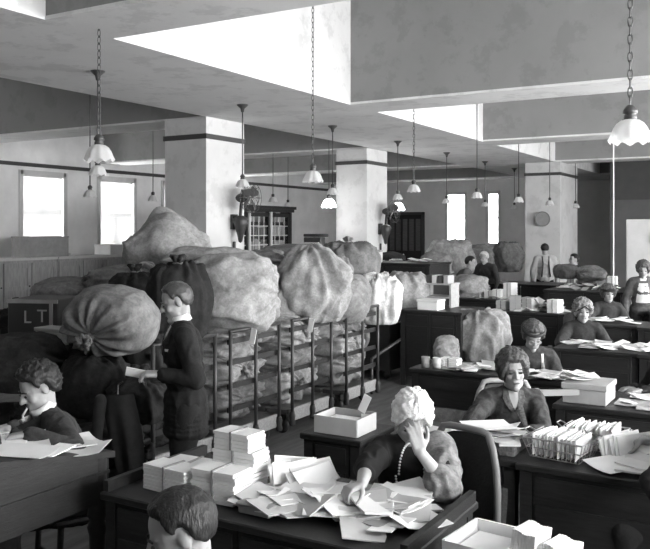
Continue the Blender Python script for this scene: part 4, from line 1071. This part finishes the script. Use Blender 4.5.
# 7 seated man at slanted desk
q = W(78, 424, 4.42)
D7 = person('curly-haired man with a pipe bent over the slant-topped desk', (q.x, q.y, 0), faceto(wv(-.9, -.65)), hipz=.50, lean=R(20), hp=R(26), hy=R(8),
   hands={'L': (W(28, 434, 3.95), wv(-1, -.2, -.12), (0, 0, -1)), 'R': (W(12, 426, 4.2), wv(-.8, -.6, -.1), (0, 0, -1))}, curl=(.6, .7), style='curly', hair=HAIRD, top=SUITM, bottom=SUIT, vox=.007, seed=8, collar=SHIRT, poles=(wv(.8, -.1, -.3), wv(.3, 1, -.2)))
pi = MB(); pi.tube([D7['h'](0, .092, -.064), D7['h'](0, .13, -.085), D7['h'](0, .142, -.115)], .0055, 6); pi.cap(D7['h'](0, .142, -.112), .012, D7['h'](0, .142, -.135), .012, 8); pi.build('pipe', PAPERM, D7['t'], True)
chair((q.x + .02, q.y + .02, 0), faceto(wv(-.9, -.65)), 'dark stool under the curly-haired man', 'none')
# 8 foreground man
q = W(206, 526, 2.45)
D8 = person('dark-haired man in the foreground seen from above the shoulders', (q.x + .06, q.y - .02, 0), faceto(wv(-.95, -.15)), hipz=.42, lean=R(8), hp=R(22), hy=R(6),
   hands={'L': (q + wv(-.25, -.35, -.35),), 'R': (q + wv(-.25, .2, -.32),)}, style='short', hair=HAIRD, top=SUIT, bottom=SUIT, vox=.007, seed=9, collar=SHIRT)
chair((q.x + .06, q.y - .02, 0), faceto(wv(-.95, -.15)), 'low chair under the foreground man', 'square', seat=.38)
# 9 far standing man in braces
q = W(545, 300, 17.6)
D9 = person('far man in pale shirt and braces standing with his back turned', (q.x, q.y, 0), faceto(wv(.1, 1)), pose='stand', hipz=.88, hp=R(14), style='short', hair=HAIRD, top=mat('pale_shirt', .42, .9), bottom=SUIT, top_name='shirt', vox=.013, seed=10)
b9 = MB()
for s in (-1, 1): b9.tube([D9['nb'] + D9['rx'] * s * .07 - D9['fw'] * .06, D9['chest'] + D9['rx'] * s * .06 - D9['fw'] * .14, D9['chest'] - D9['up'] * .28 + D9['rx'] * s * .09 - D9['fw'] * .135], .014, 6)
b9.build('braces', DARKF, D9['t'], True)
# 10 person at the right edge reaching over the basket desk
q = W(712, 470, 3.95)
D10 = person('clerk in dark sleeves reaching in from the right edge', (q.x, q.y, 0), faceto(wv(-1, .2)), hipz=.50, lean=R(14), hp=R(15), hands={'L': (W(662, 515, 3.5), wv(.5, .6, .2), (0, 0, -1)), 'R': (W(642, 440, 4.25), wv(-1, .1, -.12), (0, 0, -1))}, style='short', top=SUIT, bottom=SUIT, vox=.008, seed=11, sleeve=.7, collar=SHIRT, poles=(wv(-1, -.3, -.6), wv(.2, .6, -.4)))
# 11 person at the right edge in row C
q = W(690, 400, 6.0)
D11 = person('clerk with white shirt front at the right edge behind the file box', (q.x, q.y + .1, 0), faceto(wv(-1, -.35)), hipz=.50, lean=R(14), hp=R(20), hands={'L': (W(642, 390, 5.9), wv(-1, -.1, -.1), (0, 0, -1)), 'R': (W(634, 388, 6.1), wv(-1, -.05, -.1), (0, 0, -1))}, style='short', top=SUIT, bottom=SUIT, vox=.009, seed=12, collar=SHIRT)
# 12.. far figures
q = W(492, 300, 17.0)
D12 = person('far worker with pale hair stooping among the sacks', (q.x, q.y, 0), faceto(wv(-.6, -.6)), pose='stand', hipz=.80, lean=R(30), hp=R(20), style='short', hair=mat('pale_hair', .5, .7), top=SUITM, bottom=SUIT, vox=.013, seed=13)
q = W(452, 300, 15.5)
D13 = person('far worker in dark clothes bending over the sack heap', (q.x, q.y, 0), faceto(wv(.9, -.3)), pose='stand', hipz=.80, lean=R(40), hp=R(10), style='short', top=mat('drab_cloth', .12, .9), bottom=SUIT, vox=.013, seed=14)
q = W(641, 300, 12.2)
D14 = person('figure in pale overall standing before the white locker', (q.x, q.y + .1, 0), faceto(wv(-.3, -1)), pose='stand', hipz=.74, lean=R(16), hp=R(25), style='bob', hair=HAIRM, top=mat('grey_overall', .09, .9, 12, .5), bottom=SUITM, top_name='overall', female=True, vox=.012, seed=15)
q = W(588, 300, 16.5)
D15 = person('far worker leaning over the dark counter at right', (q.x, q.y, 0), faceto(wv(-1, -.3)), pose='stand', hipz=.80, lean=R(38), hp=R(0), style='short', top=SUITM, bottom=SUIT, vox=.013, seed=16)
finish()
from mathutils.bvhtree import BVHTree
def garment(D, name): return next(c for c in D['t'].children if c.name.split('.')[0] == name)
def caster(D, *names):
    trees = []
    for nme in names:
        m = garment(D, nme).data; trees.append(BVHTree.FromPolygons([v.co for v in m.vertices], [p.vertices for p in m.polygons]))
    def f(x, z, off=.004):
        o = D['nb'] + D['rx'] * x + D['up'] * z; best = None
        for tr in trees:
            hit = tr.ray_cast(o + D['fw'] * .6, -D['fw'])
            if hit[0] is not None and (best is None or (hit[0] - o).dot(D['fw']) > (best - o).dot(D['fw'])): best = hit[0]
        return (best if best is not None else o + D['fw'] * .08) + D['fw'] * off
    return f
def patch(D, cast, name, material, rows, off=.005, n=6):
    vs = []; fs = []
    for z, a, b in rows:
        for i in range(n + 1): vs.append(cast(a + (b - a) * i / n, z, off))
    m = len(rows)
    for j in range(m - 1):
        for i in range(n): k = j * (n + 1) + i; fs.append((k, k + 1, k + n + 2, k + n + 1))
    b = len(vs); vs += [v - D['fw'] * .012 for v in vs]; fs += [tuple(q + b for q in f[::-1]) for f in fs]
    return MB().add(vs, fs).build(name, material, D['t'], True)
cs = caster(A, 'dress'); nk = MB()
for i in range(60):
    a = 2 * math.pi * i / 60; nk.ball(cs(.075 * math.sin(a) * (1 if math.cos(a) < 0 else .8), -.10 + .13 * math.cos(a), .004), .0058, nu=8, nv=6)
nk.build('bead_necklace', PEARL, A['t'], True)
cs = caster(B2, 'blouse', 'body')
patch(B2, cs, 'neckline', SKIN, [(.03, -.034, .034), (-.01, -.028, .028), (-.05, -.012, .012), (-.07, -.002, .002)], .010)
for s in (-1, 1): patch(B2, cs, 'lace_collar', mat('lace', .11, .9, 60, .6), [(.03, s * .034, s * .062), (-.01, s * .028, s * .07), (-.05, s * .012, s * .05), (-.08, s * .002, s * .022)], .013)
cs = caster(D3, 'cardigan')
patch(D3, cs, 'apron_bib', SHIRT, [(-.12, -.075, .075), (-.19, -.085, .085), (-.28, -.09, .09), (-.34, -.10, .10)], .008, 8)
for s in (-1, 1): patch(D3, cs, 'apron_strap', SHIRT, [(.0, s * .065, s * .085), (-.06, s * .065, s * .085), (-.12, s * .06, s * .08), (-.17, s * .055, s * .078)], .008, 2)
for D, g in ((D6, 'jacket'), (D7, 'jacket'), (D11, 'jacket'), (D10, 'jacket')):
    cs = caster(D, g)
    patch(D, cs, 'shirt_front', SHIRT, [(.03, -.04, .04), (-.05, -.04, .04), (-.12, -.025, .025), (-.18, -.008, .008)], .004)
    patch(D, cs, 'necktie', DARKF, [(.02, -.014, .014), (-.06, -.016, .016), (-.13, -.018, .018), (-.18, -.006, .006)], .010, 4)
    for s in (-1, 1): patch(D, cs, 'lapel', SUITM if D is not D7 else SUIT, [(.03, s * .045, s * .075), (-.06, s * .04, s * .10), (-.10, s * .035, s * .115), (-.11, s * .033, s * .09), (-.24, s * .006, s * .02)], .009, 4)
cs = caster(D14, 'overall')
patch(D14, cs, 'apron_bib', SHIRT, [(-.04, -.06, .06), (-.12, -.08, .08), (-.22, -.09, .09), (-.34, -.10, .10)], .008, 8)
patch(D14, cs, 'collar', SHIRT, [(.03, -.05, .05), (-.01, -.04, .04)], .008, 6)
cs = caster(D6, 'jacket')
patch(D6, cs, 'pocket_square', SHIRT, [(-.135, -.125, -.085), (-.15, -.12, -.09)], .008, 4)
MB().box(-.05, .0, -.002, .002, -.02, .09, Matrix.Rotation(R(25), 4, 'Y')).build('flap', PAPER, fl); MB().box(-.03, .03, -.002, .002, -.10, -.02).build('sheet', PAPER, fl)
# chair of the silver-haired woman, turned
q = W(436, 500, 3.92); chair((q.x, q.y, 0), faceto(wv(-.72, -.7)), 'black leather bow-backed chair behind the silver-haired woman', 'round', WOODD, rail=mat('worn_bow', .16, .4), seat=.47)
q = W(552, 400, 5.75); chair((q.x, q.y, 0), faceto(wv(-.1, 1)), 'empty square-backed chair between the writing woman and file box', 'square', WOODD, rail=mat('pale_rail', .28, .5), seat=.42)
q = W(528, 320, 12.2); chair((q.x, q.y, 0), faceto(wv(.3, 1)), 'far bentwood chair among the middle tables', 'bent', WOODD, rail=mat('bent_rail', .22, .4), seat=.46)
q = W(372, 290, 12.5); chair((q.x, q.y, 0), faceto(wv(.2, 1)), 'dark slatted chair at the foot of the second column', 'square', WOODD, seat=.62)

# ------------------------------------------------------------------ hanging coat, far clutter
cm = MB(); vs = []; fs = []; n, k = 20, 12
for j in range(k + 1):
    for i in range(n + 1):
        f = i / n; g = j / k; w = .10 + .03 * g - .06 * g * g
        vs.append((-w + 2 * w * f + .12 * g, -.04 * math.sin(f * math.pi) - .03 * math.sin(f * 11 + g * 2) * g, -.62 * g + (.05 * math.sin(f * 9) if j == k else 0)))
for j in range(k):
    for i in range(n): a = j * (n + 1) + i; fs.append((a, a + 1, a + n + 2, a + n + 1))
b = len(vs); vs += [(x, y + .035, z) for x, y, z in vs]; fs += [tuple(q + b for q in f[::-1]) for f in fs]
t = thing('hanging_coat', 'dark coat draped over the cart end behind the seated man', 'coat', W(117, 395, 5.2), TH)
cm.add(vs, fs).build('coat_body', mat('coat_wool', .014, .95, 20, .3), t, True)
MB().cap((-.10, -.02, -.03), .04, (-.14, -.04, -.45), .035).build('sleeve', MATS['coat_wool'], t, True)
MB().tube([(0, .02, 0), (0, .03, .06), (.03, .03, .08)], .006, 6).build('hook', STEEL, t)

FC = 'sacks in the far heap'
for i, (u, v, d, w, h, mt, lab) in enumerate([
    (452, 258, 16.5, 46, 40, CANV, 'pale peaked far sack below the first far window'), (436, 268, 15.5, 34, 30, CANVM, 'grey far sack left of the peaked one'),
    (478, 262, 17.5, 34, 34, CANVM, 'grey far sack right of the peaked one'), (508, 258, 18, 30, 34, CANVM, 'grey far sack under the narrow far window'),
    (420, 280, 14.0, 34, 30, CANVD, 'dark far sack beyond the hamper'), (470, 288, 14.5, 40, 26, CANV, 'low pale far sack behind the shelf stand'),
    (566, 272, 14.6, 22, 16, CANVM, 'grey far sack on the dark counter'), (590, 274, 14.2, 26, 16, CANV, 'pale far sack on the dark counter'), (392, 262, 15, 30, 20, CANVD, 'dark far sack under the double door')]):
    sackp(u, v, d, w, h, .7, lab, mt, pole=['up', 'left', 'right'][i % 3], seed=70 + i, wr=.14, tie=False, group=FC, nu=48, nv=32)
desk(-5.6, -4.2, 16.2, 17.2, 'far dark table under the peaked sack', z=.85)
desk(-4.0, -2.9, 11.6, 12.3, 'middle table heaped with papers behind the slumped sack')
desk(-5.2, -4.2, 13.4, 14.1, 'middle table left of the bentwood chair heaped with parcels')
desk(-3.9, -2.9, 15.4, 16.1, 'far table between bentwood chair and standing man', z=.85)
heap(-3.95, -2.95, 11.7, 12.2, .763, 26, 'letter on the paper-heaped middle table', 'letters on the middle tables', 81, .14, 22)
heap(-5.1, -4.3, 13.5, 14.0, .763, 18, 'letter on the parcel-heaped middle table', 'letters on the middle tables', 82, .12, 22)
heap(-3.85, -2.95, 15.5, 16.0, .853, 18, 'letter on the far table before the standing man', 'letters on the far tables', 83, .14, 22)
heap(-3.5, -2.45, 13.4, 14.2, .983, 14, 'letter on the broad dark counter block', 'letters on the counter block', 84, .08, 18)
rg = random.Random(9)
names = ['left end', 'second place', 'middle', 'fourth place', 'right end']
for i in range(5):
    bundle((-3.85 + .2 * i, 11.85 + rg.uniform(-.1, .2), .763), .16, .20, rg.uniform(.08, .22), rg.uniform(-.3, .3), 'letter bundle at the %s of the paper-heaped middle table' % names[i], 'bundles on the middle tables', mt=rg.choice((PAPER, PAPERM)))
    bundle((-5.05 + .18 * i, 13.75 + rg.uniform(-.15, .2), .763), .15, .22, rg.uniform(.08, .3), rg.uniform(-.3, .3), 'parcel bundle at the %s of the parcel-heaped middle table' % names[i], 'bundles on the middle tables', mt=rg.choice((PAPER, PAPERM, CARD)))
    bundle((-3.75 + .18 * i, 15.75 + rg.uniform(-.15, .2), .853), .15, .22, rg.uniform(.1, .34), rg.uniform(-.3, .3), 'parcel bundle at the %s of the far table' % names[i], 'bundles on the far tables', mt=rg.choice((PAPER, PAPERM, CARD)))
# shelf stand and white box on the counter
t = thing('shelf_stand', 'pale open shelf stand on the dark counter', 'shelf', (-4.05, 9.9, .952))
for s in (-1, 1): MB().box(s * .18 - .012, s * .18 + .012, -.14, .14, 0, .30).build('upright', WOODL, t)
for z in (.12, .29): MB().box(-.2, .2, -.15, .15, z, z + .02).build('shelf', WOODL, t)
for i in range(4): MB().box(-.16 + .08 * i, -.10 + .08 * i, -.12, .1, .31, .31 + .10).build('file', [TRIMD, PAPERM][i % 2], t)
plain_box('lidded_box', 'white lidded box on the dark counter', 'box', PAPER, -4.15, -3.88, 9.36, 9.6, .952, 1.08, lid=.03)
# office machine and cans near the bookcase and second column
t = thing('typewriter', 'dark typewriter on the ledge right of the bookcase', 'typewriter', W(312, 246, 13.0)); 
MB().box(-.2, .2, -.15, .15, -.1, .0).build('base', STEEL, t, bevel=.01); MB().box(-.16, .16, 0, .15, 0, .14).build('housing', STEEL, t, bevel=.01); MB().tube([(-.22, .12, .17), (.22, .12, .17)], .025, 10).build('platen', STEEL, t, True)
for r in range(3): MB().box(-.14, .14, -.13 + .045 * r, -.10 + .045 * r, .0 + .02 * r, .02 + .02 * r).build('key_row', PAPERM, t)
pz = W(312, 246, 13.0)
desk(pz.x - .6, pz.x + .6, pz.y - .4, pz.y + .4, 'ledge table carrying the typewriter', z=pz.z - .1, name='ledge_table')
for i, (u, lab) in enumerate([(373, 'left pale canister on the table before the double door'), (379, 'right pale canister on the table before the double door')]):
    p = W(u, 262, 13.5); t = thing('canister', lab, 'canister', p, group='pale canisters')
    MB().lathe([(.001, 0), (.06, 0), (.06, .18), (.001, .18)], 16).build('body', GREYP, t, True); MB().lathe([(.063, .17), (.063, .2), (.001, .205)], 16).build('lid', CARD, t, True)
p = W(388, 262, 13.6); desk(p.x - .7, p.x + .9, p.y - .35, p.y + .5, 'dark table carrying the pale canisters', z=p.z, name='work_table')
heap(p.x - .2, p.x + .8, p.y - .2, p.y + .4, p.z + .003, 10, 'letter on the canister table', 'letters on the canister table', 91, .05, 12)
